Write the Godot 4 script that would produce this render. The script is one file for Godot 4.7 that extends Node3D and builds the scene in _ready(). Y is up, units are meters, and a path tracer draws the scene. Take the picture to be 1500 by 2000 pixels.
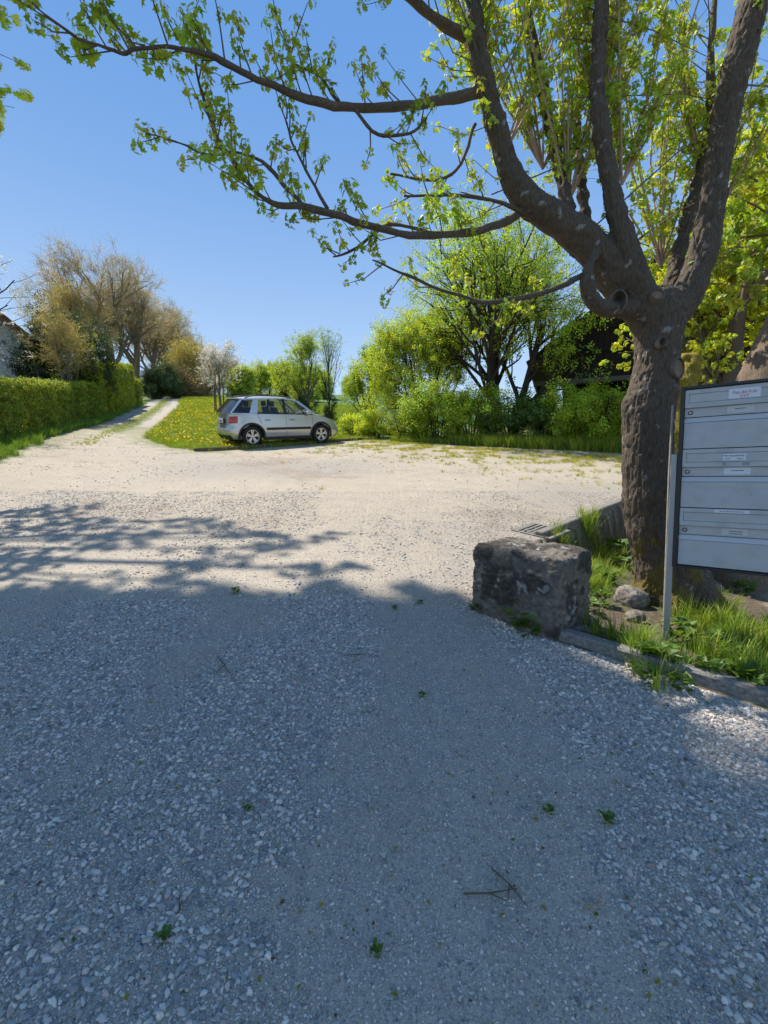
extends Node3D
# A gravel yard on a hillside in spring: maple, letterboxes, stone block, parked car, hedge, track and orchard.

const EYE := 1.5
const F := 880.0
const SP := 0.0737
const CP := 0.9973
var rng := RandomNumberGenerator.new()
var nz := FastNoiseLite.new()
var nz2 := FastNoiseLite.new()
var M := {}
var used := {}

# ---------------------------------------------------------------- mesh collector
class Mb:
	var v := PackedVector3Array()
	var n := PackedVector3Array()
	var c := PackedColorArray()
	var uv := PackedVector2Array()
	var ix := PackedInt32Array()
	var col := Color(1, 1, 1)
	func vert(p: Vector3, nn: Vector3, u := Vector2.ZERO) -> int:
		v.append(p); n.append(nn); c.append(col); uv.append(u)
		return v.size() - 1
	func tri(a: Vector3, b: Vector3, d: Vector3) -> void:
		var nn := (d - a).cross(b - a).normalized()
		var i := v.size()
		v.append(a); v.append(b); v.append(d)
		for k in 3:
			n.append(nn); c.append(col); uv.append(Vector2.ZERO)
		ix.append(i); ix.append(i + 1); ix.append(i + 2)
	func quad(a: Vector3, b: Vector3, d: Vector3, e: Vector3) -> void:
		tri(a, b, d); tri(a, d, e)
	func flip_quad(a: Vector3, b: Vector3, d: Vector3, e: Vector3, flip: bool) -> void:
		if flip: quad(a, e, d, b)
		else: quad(a, b, d, e)
	func hexa(p: Array) -> void:   # eight corners: bottom 0..3 counter-clockwise seen from above, top 4..7
		quad(p[0], p[1], p[2], p[3])
		quad(p[7], p[6], p[5], p[4])
		for k in 4:
			var j := (k + 1) % 4
			quad(p[j], p[k], p[k + 4], p[j + 4])
	func box(lo: Vector3, hi: Vector3) -> void:
		hexa([Vector3(lo.x, lo.y, hi.z), Vector3(hi.x, lo.y, hi.z), Vector3(hi.x, lo.y, lo.z), Vector3(lo.x, lo.y, lo.z),
			Vector3(lo.x, hi.y, hi.z), Vector3(hi.x, hi.y, hi.z), Vector3(hi.x, hi.y, lo.z), Vector3(lo.x, hi.y, lo.z)])
	func out_quad(o: Vector3, a: Vector3, b: Vector3, d: Vector3, e: Vector3) -> void:
		if (d - a).cross(b - a).dot(a + d - o * 2.0) < 0.0: quad(a, e, d, b)
		else: quad(a, b, d, e)
	func bevel_box(lo: Vector3, hi: Vector3, b: float) -> void:
		var o := (lo + hi) * 0.5
		var h := (hi - lo) * 0.5
		var g := h - Vector3(b, b, b)
		for ax in 3:
			var ay := (ax + 1) % 3
			var az := (ax + 2) % 3
			for s in [-1.0, 1.0]:
				var q := []
				for k in [[-1, -1], [1, -1], [1, 1], [-1, 1]]:
					var p := Vector3.ZERO
					p[ax] = h[ax] * s; p[ay] = g[ay] * k[0]; p[az] = g[az] * k[1]
					q.append(o + p)
				out_quad(o, q[0], q[1], q[2], q[3])
				for t in [-1.0, 1.0]:
					q = []
					for k in [[0, -1], [0, 1], [1, 1], [1, -1]]:
						var p := Vector3.ZERO
						p[ax] = (g[ax] if k[0] else h[ax]) * s; p[ay] = (h[ay] if k[0] else g[ay]) * t; p[az] = g[az] * k[1]
						q.append(o + p)
					out_quad(o, q[0], q[1], q[2], q[3])
		for sx in [-1.0, 1.0]:
			for sy in [-1.0, 1.0]:
				for sz in [-1.0, 1.0]:
					var p1 := o + Vector3(h.x * sx, g.y * sy, g.z * sz)
					var p2 := o + Vector3(g.x * sx, h.y * sy, g.z * sz)
					var p3 := o + Vector3(g.x * sx, g.y * sy, h.z * sz)
					if sx * sy * sz > 0.0: tri(p1, p3, p2)
					else: tri(p1, p2, p3)
	func grid(pts: Array, rows: int, cols: int, flip := false) -> void:   # smooth sheet, pts[row * cols + col]
		var base := v.size()
		for r in rows:
			for k in cols:
				var p: Vector3 = pts[r * cols + k]
				var du: Vector3 = pts[r * cols + mini(k + 1, cols - 1)] - pts[r * cols + maxi(k - 1, 0)]
				var dv: Vector3 = pts[mini(r + 1, rows - 1) * cols + k] - pts[maxi(r - 1, 0) * cols + k]
				var nn := dv.cross(du)
				nn = nn.normalized() if nn.length() > 1e-9 else Vector3.UP
				vert(p, -nn if flip else nn, Vector2(k, r))
		for r in rows - 1:
			for k in cols - 1:
				var i := base + r * cols + k
				if flip:
					for q in [i, i + cols, i + 1, i + 1, i + cols, i + cols + 1]: ix.append(q)
				else:
					for q in [i, i + 1, i + cols, i + 1, i + cols + 1, i + cols]: ix.append(q)
	func tube(pts: Array, rad: Array, sides := 6, capped := true, rough := 0.0, noise: FastNoiseLite = null, freq := 6.0) -> void:
		var t: Vector3 = (pts[1] - pts[0]).normalized()
		var side := t.cross(Vector3.UP if absf(t.y) < 0.9 else Vector3.RIGHT).normalized()
		var base := v.size()
		var along := 0.0
		for k in pts.size():
			var p: Vector3 = pts[k]
			if k > 0: along += p.distance_to(pts[k - 1])
			var nt: Vector3 = (pts[mini(k + 1, pts.size() - 1)] - pts[maxi(k - 1, 0)]).normalized()
			side = (side - nt * side.dot(nt)).normalized()
			var up := nt.cross(side)
			for s in sides + 1:
				var a := TAU * (s % sides) / sides
				var d := side * cos(a) + up * sin(a)
				var r: float = rad[k]
				if noise: r *= 1.0 + rough * noise.get_noise_3d((p.x + d.x * r) * freq * 10.0, p.y * freq * 2.5, (p.z + d.z * r) * freq * 10.0)
				vert(p + d * r, d, Vector2(float(s) / sides, along))
		for k in pts.size() - 1:
			for s in sides:
				var i := base + k * (sides + 1) + s
				for q in [i, i + sides + 1, i + 1, i + 1, i + sides + 1, i + sides + 2]: ix.append(q)
		if capped:
			var e: Vector3 = pts[pts.size() - 1]
			var dirn: Vector3 = (e - pts[pts.size() - 2]).normalized()
			var o := vert(e + dirn * float(rad[rad.size() - 1]) * 0.3, dirn)
			for s in sides:
				var i := base + (pts.size() - 1) * (sides + 1) + s
				ix.append(i); ix.append(o); ix.append(i + 1)
	func lathe(prof: Array, segs: int, xf: Transform3D, from := 0.0, to := TAU) -> void:   # prof of Vector2(radius, height), smooth round, flat along
		for k in prof.size() - 1:
			var a: Vector2 = prof[k]
			var b: Vector2 = prof[k + 1]
			var sl := Vector2(b.y - a.y, a.x - b.x).normalized()
			var base := v.size()
			for s in segs + 1:
				var an := lerpf(from, to, float(s) / segs)
				var nn := (xf.basis * Vector3(cos(an) * sl.x, sl.y, sin(an) * sl.x)).normalized()
				vert(xf * Vector3(cos(an) * a.x, a.y, sin(an) * a.x), nn)
				vert(xf * Vector3(cos(an) * b.x, b.y, sin(an) * b.x), nn)
			for s in segs:
				var i := base + s * 2
				for q in [i, i + 2, i + 1, i + 2, i + 3, i + 1]: ix.append(q)
	func mesh(m: Material = null) -> ArrayMesh:
		var a := []
		a.resize(Mesh.ARRAY_MAX)
		a[Mesh.ARRAY_VERTEX] = v
		a[Mesh.ARRAY_NORMAL] = n
		a[Mesh.ARRAY_COLOR] = c
		a[Mesh.ARRAY_TEX_UV] = uv
		a[Mesh.ARRAY_INDEX] = ix
		var r := ArrayMesh.new()
		r.add_surface_from_arrays(Mesh.PRIMITIVE_TRIANGLES, a)
		if m: r.surface_set_material(0, m)
		return r

class Copies:
	var b := PackedFloat32Array()
	func add(o: Vector3, s: Basis, c: Color) -> void:
		b.append_array([s.x.x, s.y.x, s.z.x, o.x, s.x.y, s.y.y, s.z.y, o.y, s.x.z, s.y.z, s.z.z, o.z, c.r, c.g, c.b, 1.0])
	func node(called: String, mesh: Mesh) -> MultiMeshInstance3D:
		var mm := MultiMesh.new()
		mm.transform_format = MultiMesh.TRANSFORM_3D
		mm.use_colors = true
		mm.mesh = mesh
		mm.instance_count = b.size() / 16
		mm.buffer = b
		var o := MultiMeshInstance3D.new()
		o.multimesh = mm
		o.name = called
		o.set_meta("kind", "stuff")
		return o

# ---------------------------------------------------------------- naming
func numbered(called: String) -> String:
	if not used.has(called):
		used[called] = 0
		return called
	used[called] += 1
	return "%s_%03d" % [called, used[called]]
func tag(o: Node, label: String, category: String, group := "") -> Node:
	o.set_meta("label", label)
	o.set_meta("category", category)
	if group: o.set_meta("group", group)
	return o
func thing(called: String, label: String, category: String, at: Vector3, group := "") -> Node3D:
	var o := Node3D.new()
	o.name = numbered(called)
	add_child(o)
	o.position = at
	tag(o, label, category, group)
	return o
func part(called: String, mb: Mb, m: Material, parent: Node) -> MeshInstance3D:
	var o := MeshInstance3D.new()
	o.name = numbered(called) if parent == self else called
	o.mesh = mb.mesh(m)
	parent.add_child(o, true)
	return o
func shared(called: String, mesh: Mesh, m: Material, parent: Node, at: Vector3, basis := Basis.IDENTITY) -> MeshInstance3D:
	var o := MeshInstance3D.new()
	o.name = numbered(called) if parent == self else called
	o.mesh = mesh
	o.material_override = m
	o.transform = Transform3D(basis, at)
	parent.add_child(o, true)
	return o
func structure(o: Node) -> Node:
	o.set_meta("kind", "structure")
	return o
func stuff(o: Node) -> Node:
	o.set_meta("kind", "stuff")
	return o

# ---------------------------------------------------------------- lens helpers (a pixel of the 1500 x 2000 photograph and a distance)
func P(px: float, py: float, d: float) -> Vector3:
	var u := (px - 750.0) / F
	var w := (1000.0 - py) / F
	var t := d / (w * SP + CP)
	return Vector3(u * t, EYE + (w * CP - SP) * t, -d)
func proj(p: Vector3) -> Vector2:
	var r := p - Vector3(0, EYE, 0)
	var z := -r.y * SP - r.z * CP
	if z < 0.05: return Vector2(-9999, 9999)
	return Vector2(750.0 + F * r.x / z, 1000.0 - F * (r.y * CP - r.z * SP) / z)
func G(px: float, py: float) -> Vector3:
	var d := 0.4
	var last := d
	while d < 150.0:
		var p := P(px, py, d)
		if p.y < gy(p.x, d):
			for k in 14:
				var mid := (last + d) * 0.5
				var q := P(px, py, mid)
				if q.y < gy(q.x, mid): d = mid
				else: last = mid
			var e := P(px, py, d)
			return Vector3(e.x, gy(e.x, d), -d)
		last = d
		d *= 1.04
	return P(px, py, 100.0)

# ---------------------------------------------------------------- terrain
func sm(a: float, b: float, x: float) -> float:
	return smoothstep(a, b, x)
func lot_side(x: float, d: float) -> float: return 0.69 * x - 0.72 * d + 2.28      # above 0: beyond the low wall, in the bed
func bed_side(x: float, d: float) -> float: return 0.61 * x + 0.79 * d - 2.83       # above 0: behind the street kerb
func bed_edge(x: float, d: float) -> float: return lot_side(x, d) - 0.78 * (1.0 - smoothstep(0.9, 1.9, bed_side(x, d)))   # the yard reaches round the stone block
func in_bed(x: float, d: float) -> bool: return bed_edge(x, d) > 0.0 and bed_side(x, d) > 0.0
func gy(x: float, d: float) -> float:
	var h := 0.17 * d
	if d > 20.0: h += 0.04 * (minf(d, 80.0) - 20.0)
	if d > 80.0: h = 16.0 - (d - 80.0) * 0.02
	h += 0.06 * maxf(0.0, sqrt((x + 5.0) * (x + 5.0) + 0.5) * 0.5 - (x + 5.0) * 0.5) * (1.0 - 0.75 * sm(14.0, 30.0, -x))
	if d > 20.0 and x > 0.0: h -= 0.05 * minf(x, 60.0) * sm(20.0, 50.0, d)
	var a := bed_edge(x, d)
	var b := bed_side(x, d)
	if a > 0.0 and b > 0.0:
		h -= minf(0.16 * b, 0.5) * sm(0.0, 0.12, a) * (1.0 - 0.8 * sm(6.0, 12.0, d)) - 0.03 * sm(0.0, 0.1, b)
	if d < 18.0: h += 0.02 * nz.get_noise_2d(x * 22.0, d * 22.0)
	h += (0.06 if d < 30.0 else 0.3) * nz2.get_noise_2d(x * 3.0, d * 3.0)
	return h
func at(x: float, d: float, up := 0.0) -> Vector3: return Vector3(x, gy(x, d) + up, -d)

var TRACK := [Vector2(-6.5, 9.5), Vector2(-9.9, 16.3), Vector2(-15.3, 31.0), Vector2(-19.8, 42.0), Vector2(-25.0, 54.0), Vector2(-31.0, 66.0)]
func track_off(x: float, d: float) -> float:   # signed distance across the track, positive to its right
	var best := 99.0
	for k in TRACK.size() - 1:
		var a: Vector2 = TRACK[k]
		var b: Vector2 = TRACK[k + 1]
		var e := b - a
		var t := clampf((Vector2(x, d) - a).dot(e) / e.length_squared(), 0.0, 1.0)
		var r := Vector2(x, d) - a - e * t
		if r.length() < absf(best): best = r.length() * signf(e.y * r.x - e.x * r.y)
	return best
var YARD := PackedVector2Array([Vector2(-7, -9), Vector2(-7.4, 5), Vector2(-8.2, 9.6), Vector2(-10.3, 13.9), Vector2(-11.6, 17.5), Vector2(-8.9, 17.1), Vector2(-8.2, 15.6), Vector2(-6.4, 13.9),
	Vector2(-5.4, 13.25), Vector2(-0.6, 18.0), Vector2(0.6, 17.2), Vector2(2.7, 15.8), Vector2(5.0, 14.4), Vector2(7.2, 13.0), Vector2(10.0, 11.5), Vector2(14, 17), Vector2(40, 10), Vector2(40, -9)])
func yard_off(x: float, d: float) -> float:   # positive inside
	var p := Vector2(x, d)
	var best := 99.0
	for k in YARD.size():
		best = minf(best, p.distance_to(Geometry2D.get_closest_point_to_segment(p, YARD[k], YARD[(k + 1) % YARD.size()])))
	return best if Geometry2D.is_point_in_polygon(p, YARD) else -best
func gravel(x: float, d: float) -> float:   # 1 on gravel, 0 on grass or soil
	if in_bed(x, d): return 0.0
	var wob := 0.35 * nz.get_noise_2d(x * 60.0, d * 60.0) + 0.5 * nz2.get_noise_2d(x * 25.0, d * 25.0)
	var g := 0.0
	if d < 20.0: g = sm(-0.25, 0.3, yard_off(x, d) + wob * 0.6)
	if d > 9.0:
		var o := absf(track_off(x, d))
		g = maxf(g, sm(0.2, -0.15, o - 1.15 + wob * 0.3) * (1.0 - 0.8 * sm(0.38, 0.2, o + wob * 0.25) * sm(12.0, 17.0, d)))
	return g

# ---------------------------------------------------------------- materials
func lin(r: float, g: float, b: float) -> Color: return Color(r, g, b).linear_to_srgb()
func noise_tex(kind: int, freq: float, size: int, ramp: Array, oct := 4, sd := 1, ret := 0) -> NoiseTexture2D:
	var f := FastNoiseLite.new()
	f.noise_type = kind
	f.frequency = freq
	f.fractal_octaves = oct
	f.seed = sd
	if kind == FastNoiseLite.TYPE_CELLULAR:
		f.cellular_return_type = ret
		f.fractal_type = FastNoiseLite.FRACTAL_NONE
	var t := NoiseTexture2D.new()
	t.width = size
	t.height = size
	t.seamless = true
	t.noise = f
	var g := Gradient.new()
	g.offsets = PackedFloat32Array(range(ramp.size()).map(func(k): return float(k) / (ramp.size() - 1)))
	g.colors = PackedColorArray(ramp)
	t.color_ramp = g
	return t
func mat(called: String, c: Color, rough := 0.8, metal := 0.0) -> StandardMaterial3D:
	var m := StandardMaterial3D.new()
	m.resource_name = called
	m.albedo_color = c
	m.roughness = rough
	m.metallic = metal
	M[called] = m
	return m
func grained(m: StandardMaterial3D, tex: Texture2D, bump: Texture2D, depth: float, sc: Vector3) -> StandardMaterial3D:
	m.uv1_triplanar = true
	m.uv1_world_triplanar = true
	m.uv1_scale = sc
	m.albedo_texture = tex
	if bump:
		m.heightmap_enabled = true
		m.heightmap_texture = bump
		m.heightmap_scale = depth
	return m
func leaf_mat(called: String, c: Color, back: Color, rough := 0.5) -> StandardMaterial3D:
	var m := mat(called, c, rough)
	m.vertex_color_use_as_albedo = true
	m.backlight_enabled = true
	m.backlight = back
	m.cull_mode = BaseMaterial3D.CULL_DISABLED
	return m
func gray(v: float) -> Color: return Color(v, v, v)
func materials() -> void:
	var fine := noise_tex(FastNoiseLite.TYPE_SIMPLEX, 0.03, 512, [gray(0.55), gray(0.8), gray(1.0)], 5, 3)
	var rough_bump := noise_tex(FastNoiseLite.TYPE_SIMPLEX, 0.02, 512, [gray(0), gray(1)], 5, 9)
	var cells := noise_tex(FastNoiseLite.TYPE_CELLULAR, 0.085, 1024, [Color(0.76, 0.74, 0.71), Color(0.88, 0.87, 0.85), Color(0.93, 0.91, 0.87), Color(1.0, 0.98, 0.95), Color(0.82, 0.82, 0.82)], 1, 5, FastNoiseLite.RETURN_CELL_VALUE)
	var cell_bump := noise_tex(FastNoiseLite.TYPE_CELLULAR, 0.085, 1024, [gray(1), gray(0.75), gray(0)], 1, 5, FastNoiseLite.RETURN_DISTANCE)
	var bark := noise_tex(FastNoiseLite.TYPE_SIMPLEX, 0.02, 512, [gray(0.55), gray(0.76), gray(0.9), gray(1.0)], 4, 21)
	var bark_bump := noise_tex(FastNoiseLite.TYPE_CELLULAR, 0.03, 512, [gray(1), gray(0.7), gray(0)], 1, 22, FastNoiseLite.RETURN_DISTANCE)
	var m := grained(mat("gravel", Color.WHITE, 0.95), cells, cell_bump, 0.5, Vector3(2.0, 2.0, 2.0))
	m.vertex_color_use_as_albedo = true
	m = grained(mat("earth", Color.WHITE, 0.95), fine, rough_bump, 1.2, Vector3(0.8, 0.8, 0.8))
	m.vertex_color_use_as_albedo = true
	m = mat("pebble", Color.WHITE, 0.85)
	m.vertex_color_use_as_albedo = true
	m = grained(mat("bark", Color.WHITE, 0.95), bark, bark_bump, 0.9, Vector3(6.0, 1.3, 6.0))
	m.vertex_color_use_as_albedo = true
	m = grained(mat("smooth_bark", Color.WHITE, 0.9), fine, rough_bump, 0.25, Vector3(4.0, 2.0, 4.0))
	m.vertex_color_use_as_albedo = true
	m = mat("twig", Color.WHITE, 0.8)
	m.vertex_color_use_as_albedo = true
	leaf_mat("leaf", Color.WHITE, Color(1.0, 0.97, 0.62))
	leaf_mat("grass", Color.WHITE, Color(0.85, 0.85, 0.5), 0.55)
	leaf_mat("petal", Color.WHITE, Color(1.0, 0.98, 0.96), 0.7)
	m = grained(mat("stone", Color.WHITE, 0.95), noise_tex(FastNoiseLite.TYPE_SIMPLEX, 0.012, 512, [gray(0.5), gray(0.62), gray(0.75), gray(0.87), gray(1.0)], 6, 31), rough_bump, 0.9, Vector3(2.6, 2.6, 2.6))
	m.vertex_color_use_as_albedo = true
	grained(mat("concrete", lin(0.3, 0.28, 0.25), 0.95), fine, rough_bump, 0.5, Vector3(2, 2, 2))
	grained(mat("plank", lin(0.03, 0.02, 0.015), 0.9), bark, bark_bump, 0.8, Vector3(5, 0.7, 5))
	grained(mat("old_beam", lin(0.2, 0.17, 0.14), 0.9), bark, null, 0.0, Vector3(1, 4, 4))
	grained(mat("roof_tile", lin(0.28, 0.13, 0.075), 0.9), fine, rough_bump, 1.0, Vector3(1.5, 1.5, 1.5))
	grained(mat("plaster", lin(0.72, 0.7, 0.66), 0.9), fine, null, 0.0, Vector3(0.5, 0.5, 0.5))
	mat("shutter", lin(0.02, 0.05, 0.04), 0.5)
	grained(mat("stake_wood", lin(0.2, 0.14, 0.09), 0.9), bark, null, 0.0, Vector3(8, 1, 8))
	grained(mat("sunlit_strip", lin(0.5, 0.44, 0.38), 0.9), bark, null, 0.0, Vector3(12, 2, 12))  # pale tone copies a sunlit strip seen beside the maple trunk
	# letterboxes
	grained(mat("box_paint", lin(0.46, 0.455, 0.45), 0.6, 0.1), noise_tex(FastNoiseLite.TYPE_SIMPLEX, 0.01, 512, [gray(0.9), gray(0.97), gray(1.0)], 5, 41), null, 0.0, Vector3(1.5, 1.5, 1.5))
	mat("box_edge", lin(0.5, 0.495, 0.49), 0.6, 0.1)
	mat("black_frame", lin(0.012, 0.012, 0.013), 0.45)
	mat("galvanised", lin(0.34, 0.335, 0.33), 0.5, 0.5)
	mat("lock_metal", lin(0.3, 0.3, 0.3), 0.3, 0.9)
	mat("paper", lin(0.62, 0.63, 0.66), 0.6)
	mat("ink", lin(0.05, 0.05, 0.06), 0.7)
	mat("red_ink", lin(0.5, 0.05, 0.05), 0.6)
	mat("faded", lin(0.24, 0.255, 0.27), 0.6)
	# car
	m = mat("paint", lin(0.56, 0.56, 0.565), 0.3, 0.6)
	m.clearcoat_enabled = true
	m.clearcoat = 0.8
	m.clearcoat_roughness = 0.08
	mat("trim", lin(0.022, 0.022, 0.024), 0.6)
	mat("tyre", lin(0.018, 0.018, 0.018), 0.85)
	mat("alloy", lin(0.62, 0.62, 0.63), 0.3, 0.7)
	mat("dark_metal", lin(0.05, 0.05, 0.055), 0.5, 0.5)
	var glass := mat("car_glass", Color(0.02, 0.03, 0.03, 0.28), 0.03)
	glass.transparency = BaseMaterial3D.TRANSPARENCY_ALPHA
	glass = mat("tinted_glass", Color(0.01, 0.015, 0.02, 0.72), 0.03)
	glass.transparency = BaseMaterial3D.TRANSPARENCY_ALPHA
	mat("seat_cloth", lin(0.03, 0.033, 0.04), 0.9)
	m = mat("red_lens", lin(0.42, 0.012, 0.01), 0.12)
	m.clearcoat_enabled = true
	mat("amber_lens", lin(0.6, 0.16, 0.02), 0.15)
	mat("clear_lens", lin(0.55, 0.56, 0.58), 0.12, 0.3)
	mat("plate_white", lin(0.75, 0.75, 0.75), 0.4)
	grained(mat("cut_wood", lin(0.4, 0.27, 0.18), 0.9), fine, rough_bump, 0.6, Vector3(9, 9, 9))
	grained(mat("iron", lin(0.11, 0.1, 0.09), 0.7, 0.4), fine, null, 0.0, Vector3(5, 5, 5))

# ---------------------------------------------------------------- leaves, sprays, tufts
func rv(s := 1.0) -> Vector3: return Vector3(rng.randf_range(-s, s), rng.randf_range(-s, s), rng.randf_range(-s, s))
func rr(a: float, b: float) -> float: return rng.randf_range(a, b)
const LOBES := [[0.0, 0.0], [-0.08, 0.22], [0.16, 0.5], [0.34, 0.24], [0.66, 0.42], [0.64, 0.15], [1.0, 0.0]]
func maple_leaf(mb: Mb, o: Vector3, ax: Vector3, up: Vector3, size: float) -> void:
	var sd := ax.cross(up).normalized()
	var nn := sd.cross(ax).normalized()
	var pt := func(u: float, w: float) -> Vector3: return o + ax * (u * size) + sd * (w * size) - nn * (size * (0.35 * absf(w) + 0.22 * u * u))
	var mid: Vector3 = pt.call(0.3, 0.0)
	for s in [-1.0, 1.0]:
		for k in LOBES.size() - 1:
			var a: Vector3 = pt.call(LOBES[k][0], LOBES[k][1] * s)
			var b: Vector3 = pt.call(LOBES[k + 1][0], LOBES[k + 1][1] * s)
			if s > 0.0: mb.tri(mid, a, b)
			else: mb.tri(mid, b, a)
func plain_leaf(mb: Mb, o: Vector3, ax: Vector3, up: Vector3, size: float, wide := 0.28) -> void:
	var sd := ax.cross(up).normalized() * size * wide
	var nn := sd.cross(ax).normalized()
	var tip := o + ax * size - nn * size * 0.15
	var mid := o + ax * size * 0.45
	mb.tri(o, mid + sd + nn * size * 0.06, tip)
	mb.tri(o, tip, mid - sd + nn * size * 0.06)
func maple_spray(sd: int, leaves: int, size: float) -> ArrayMesh:   # a shoot's end with drooping lobed leaves, about 0.3 m
	rng.seed = sd
	var mb := Mb.new()
	mb.col = Color(0.2, 0.13, 0.06)
	mb.tube([Vector3.ZERO, Vector3(0.01, 0.09, 0), Vector3(0, 0.17, 0.01)], [0.004, 0.003, 0.0015], 4)
	for k in leaves:
		var y := 0.17 * (0.25 + 0.75 * float(k) / leaves)
		var a := k * 1.9 + rr(-0.4, 0.4)
		var outw := Vector3(cos(a), rr(-0.05, 0.5), sin(a)).normalized()
		var base := Vector3(0, y, 0) + outw * rr(0.03, 0.075)
		mb.col = Color(0.28, 0.3, 0.06)
		mb.tube([Vector3(0, y, 0), base], [0.0012, 0.001], 3, false)
		var ax := (outw * rr(0.2, 0.8) + Vector3(0, rr(-1.0, -0.35), 0)).normalized()
		var b := rr(0.8, 1.25)
		mb.col = Color(0.3 * b * rr(0.85, 1.15), 0.38 * b, 0.04 * b)
		maple_leaf(mb, base, ax, (outw + Vector3(0, 0.6, 0) + rv(0.4)).normalized(), size * rr(0.6, 1.15))
	for k in 5:   # hanging flower tassels
		mb.col = Color(0.42, 0.44, 0.06)
		var a := rr(0, TAU)
		var o := Vector3(cos(a) * 0.02, 0.16 + rr(-0.03, 0.02), sin(a) * 0.02)
		plain_leaf(mb, o, Vector3(cos(a) * 0.6, -0.7, sin(a) * 0.6).normalized(), Vector3(cos(a), 0.6, sin(a)).normalized(), 0.045, 0.3)
	return mb.mesh(M.leaf)
func leaf_spray(sd: int, leaves: int, size: float, reach: float, wide := 0.28, tint := Color(0.13, 0.2, 0.03)) -> ArrayMesh:
	rng.seed = sd
	var mb := Mb.new()
	mb.col = Color(0.09, 0.07, 0.045)
	mb.tube([Vector3.ZERO, Vector3(0.01, reach * 0.5, 0.01), Vector3(0.02, reach * 0.9, -0.01)], [0.0045, 0.003, 0.001], 3)
	for k in leaves:
		var y := reach * (0.1 + 0.9 * float(k) / leaves)
		var a := k * 2.4 + rr(-0.5, 0.5)
		var ax := Vector3(cos(a), rr(-0.2, 1.0), sin(a)).normalized()
		var b := rr(0.75, 1.3)
		mb.col = Color(tint.r * b * rr(0.85, 1.15), tint.g * b, tint.b * b)
		plain_leaf(mb, Vector3(0, y, 0) + ax * reach * rr(0.0, 0.22), ax, Vector3(rr(-0.6, 0.6), 1, rr(-0.6, 0.6)).normalized(), size * rr(0.7, 1.25), wide)
	return mb.mesh(M.leaf)
func blossom_spray(sd: int) -> ArrayMesh:
	rng.seed = sd
	var mb := Mb.new()
	mb.col = Color(0.1, 0.08, 0.06)
	mb.tube([Vector3.ZERO, Vector3(0.02, 0.2, 0.0), Vector3(0.0, 0.42, 0.02)], [0.006, 0.004, 0.002], 3)
	for k in 15:
		var y := rr(0.08, 0.44)
		var a := rr(0, TAU)
		var o := Vector3(cos(a), 0, sin(a)) * rr(0.01, 0.05) + Vector3(0, y, 0)
		if k % 3 == 2:
			mb.col = Color(0.26, 0.32, 0.08)
			plain_leaf(mb, o, Vector3(cos(a), 0.7, sin(a)).normalized(), Vector3.UP, 0.05, 0.25)
		else:
			var w := rr(0.62, 0.8)
			mb.col = Color(w, w * 0.98, w * 0.93)
			var up := Vector3(cos(a), rr(0.2, 1.0), sin(a)).normalized()
			var sd2 := up.cross(Vector3(0.3, 0.2, 1.0)).normalized()
			var sd3 := up.cross(sd2)
			for q in 5:
				var e := sd2 * cos(q * TAU / 5) + sd3 * sin(q * TAU / 5)
				var f := sd2 * cos((q + 0.8) * TAU / 5) + sd3 * sin((q + 0.8) * TAU / 5)
				mb.tri(o, o + e * 0.026 + up * 0.01, o + f * 0.026 + up * 0.01)
	return mb.mesh(M.petal)
func twig_spray(sd: int, tint: Color, buds: Color, nb := 9, thick := 1.0) -> ArrayMesh:   # fine bare twigs with opening buds, about 1 m
	rng.seed = sd
	var mb := Mb.new()
	for k in 9:
		mb.col = tint
		var d := (Vector3(0, 1, 0) + rv(0.75)).normalized()
		var a := Vector3(0, 0.08 * k, 0) * 0.6
		var b := a + d * rr(0.3, 0.6)
		var e := b + (d + rv(0.5)).normalized() * rr(0.25, 0.5)
		mb.tube([a, b, e], [0.011 * thick, 0.008 * thick, 0.005 * thick], 3, false)
		mb.col = buds
		for q in nb:
			var o := (a.lerp(b, rr(0.3, 1.0)) if q % 2 else b.lerp(e, rr(0.0, 1.0)))
			plain_leaf(mb, o, (d + rv(0.9)).normalized(), (Vector3.UP + rv(0.6)).normalized(), rr(0.035, 0.075), 0.38)
	return mb.mesh(M.leaf)
func grass_tuft(sd: int, blades: int, h: float, spread: float, wide: float, tint: Color) -> ArrayMesh:
	rng.seed = sd
	var mb := Mb.new()
	for k in blades:
		var a := rr(0, TAU)
		var o := Vector3(cos(a), 0, sin(a)) * rr(0, spread)
		var lean := (Vector3(cos(a), 0, sin(a)) * rr(0.1, 0.7) + Vector3(rr(-0.3, 0.3), 0, rr(-0.3, 0.3)))
		var hh := h * rr(0.5, 1.15)
		var s := Vector3(-sin(a), 0, cos(a)).rotated(Vector3.UP, rr(-0.8, 0.8)) * wide * rr(0.7, 1.2)
		var b := rr(0.75, 1.3)
		mb.col = Color(tint.r * b * rr(0.85, 1.2), tint.g * b, tint.b * b)
		var p1 := o + Vector3(0, hh * 0.55, 0) + lean * hh * 0.25
		var p2 := o + Vector3(0, hh, 0) * (1.0 - 0.25 * lean.length()) + lean * hh * 0.8
		mb.quad(o - s, p1 - s * 0.8, p1 + s * 0.8, o + s)
		mb.tri(p1 - s * 0.8, p2, p1 + s * 0.8)
	return mb.mesh(M.grass)
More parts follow.
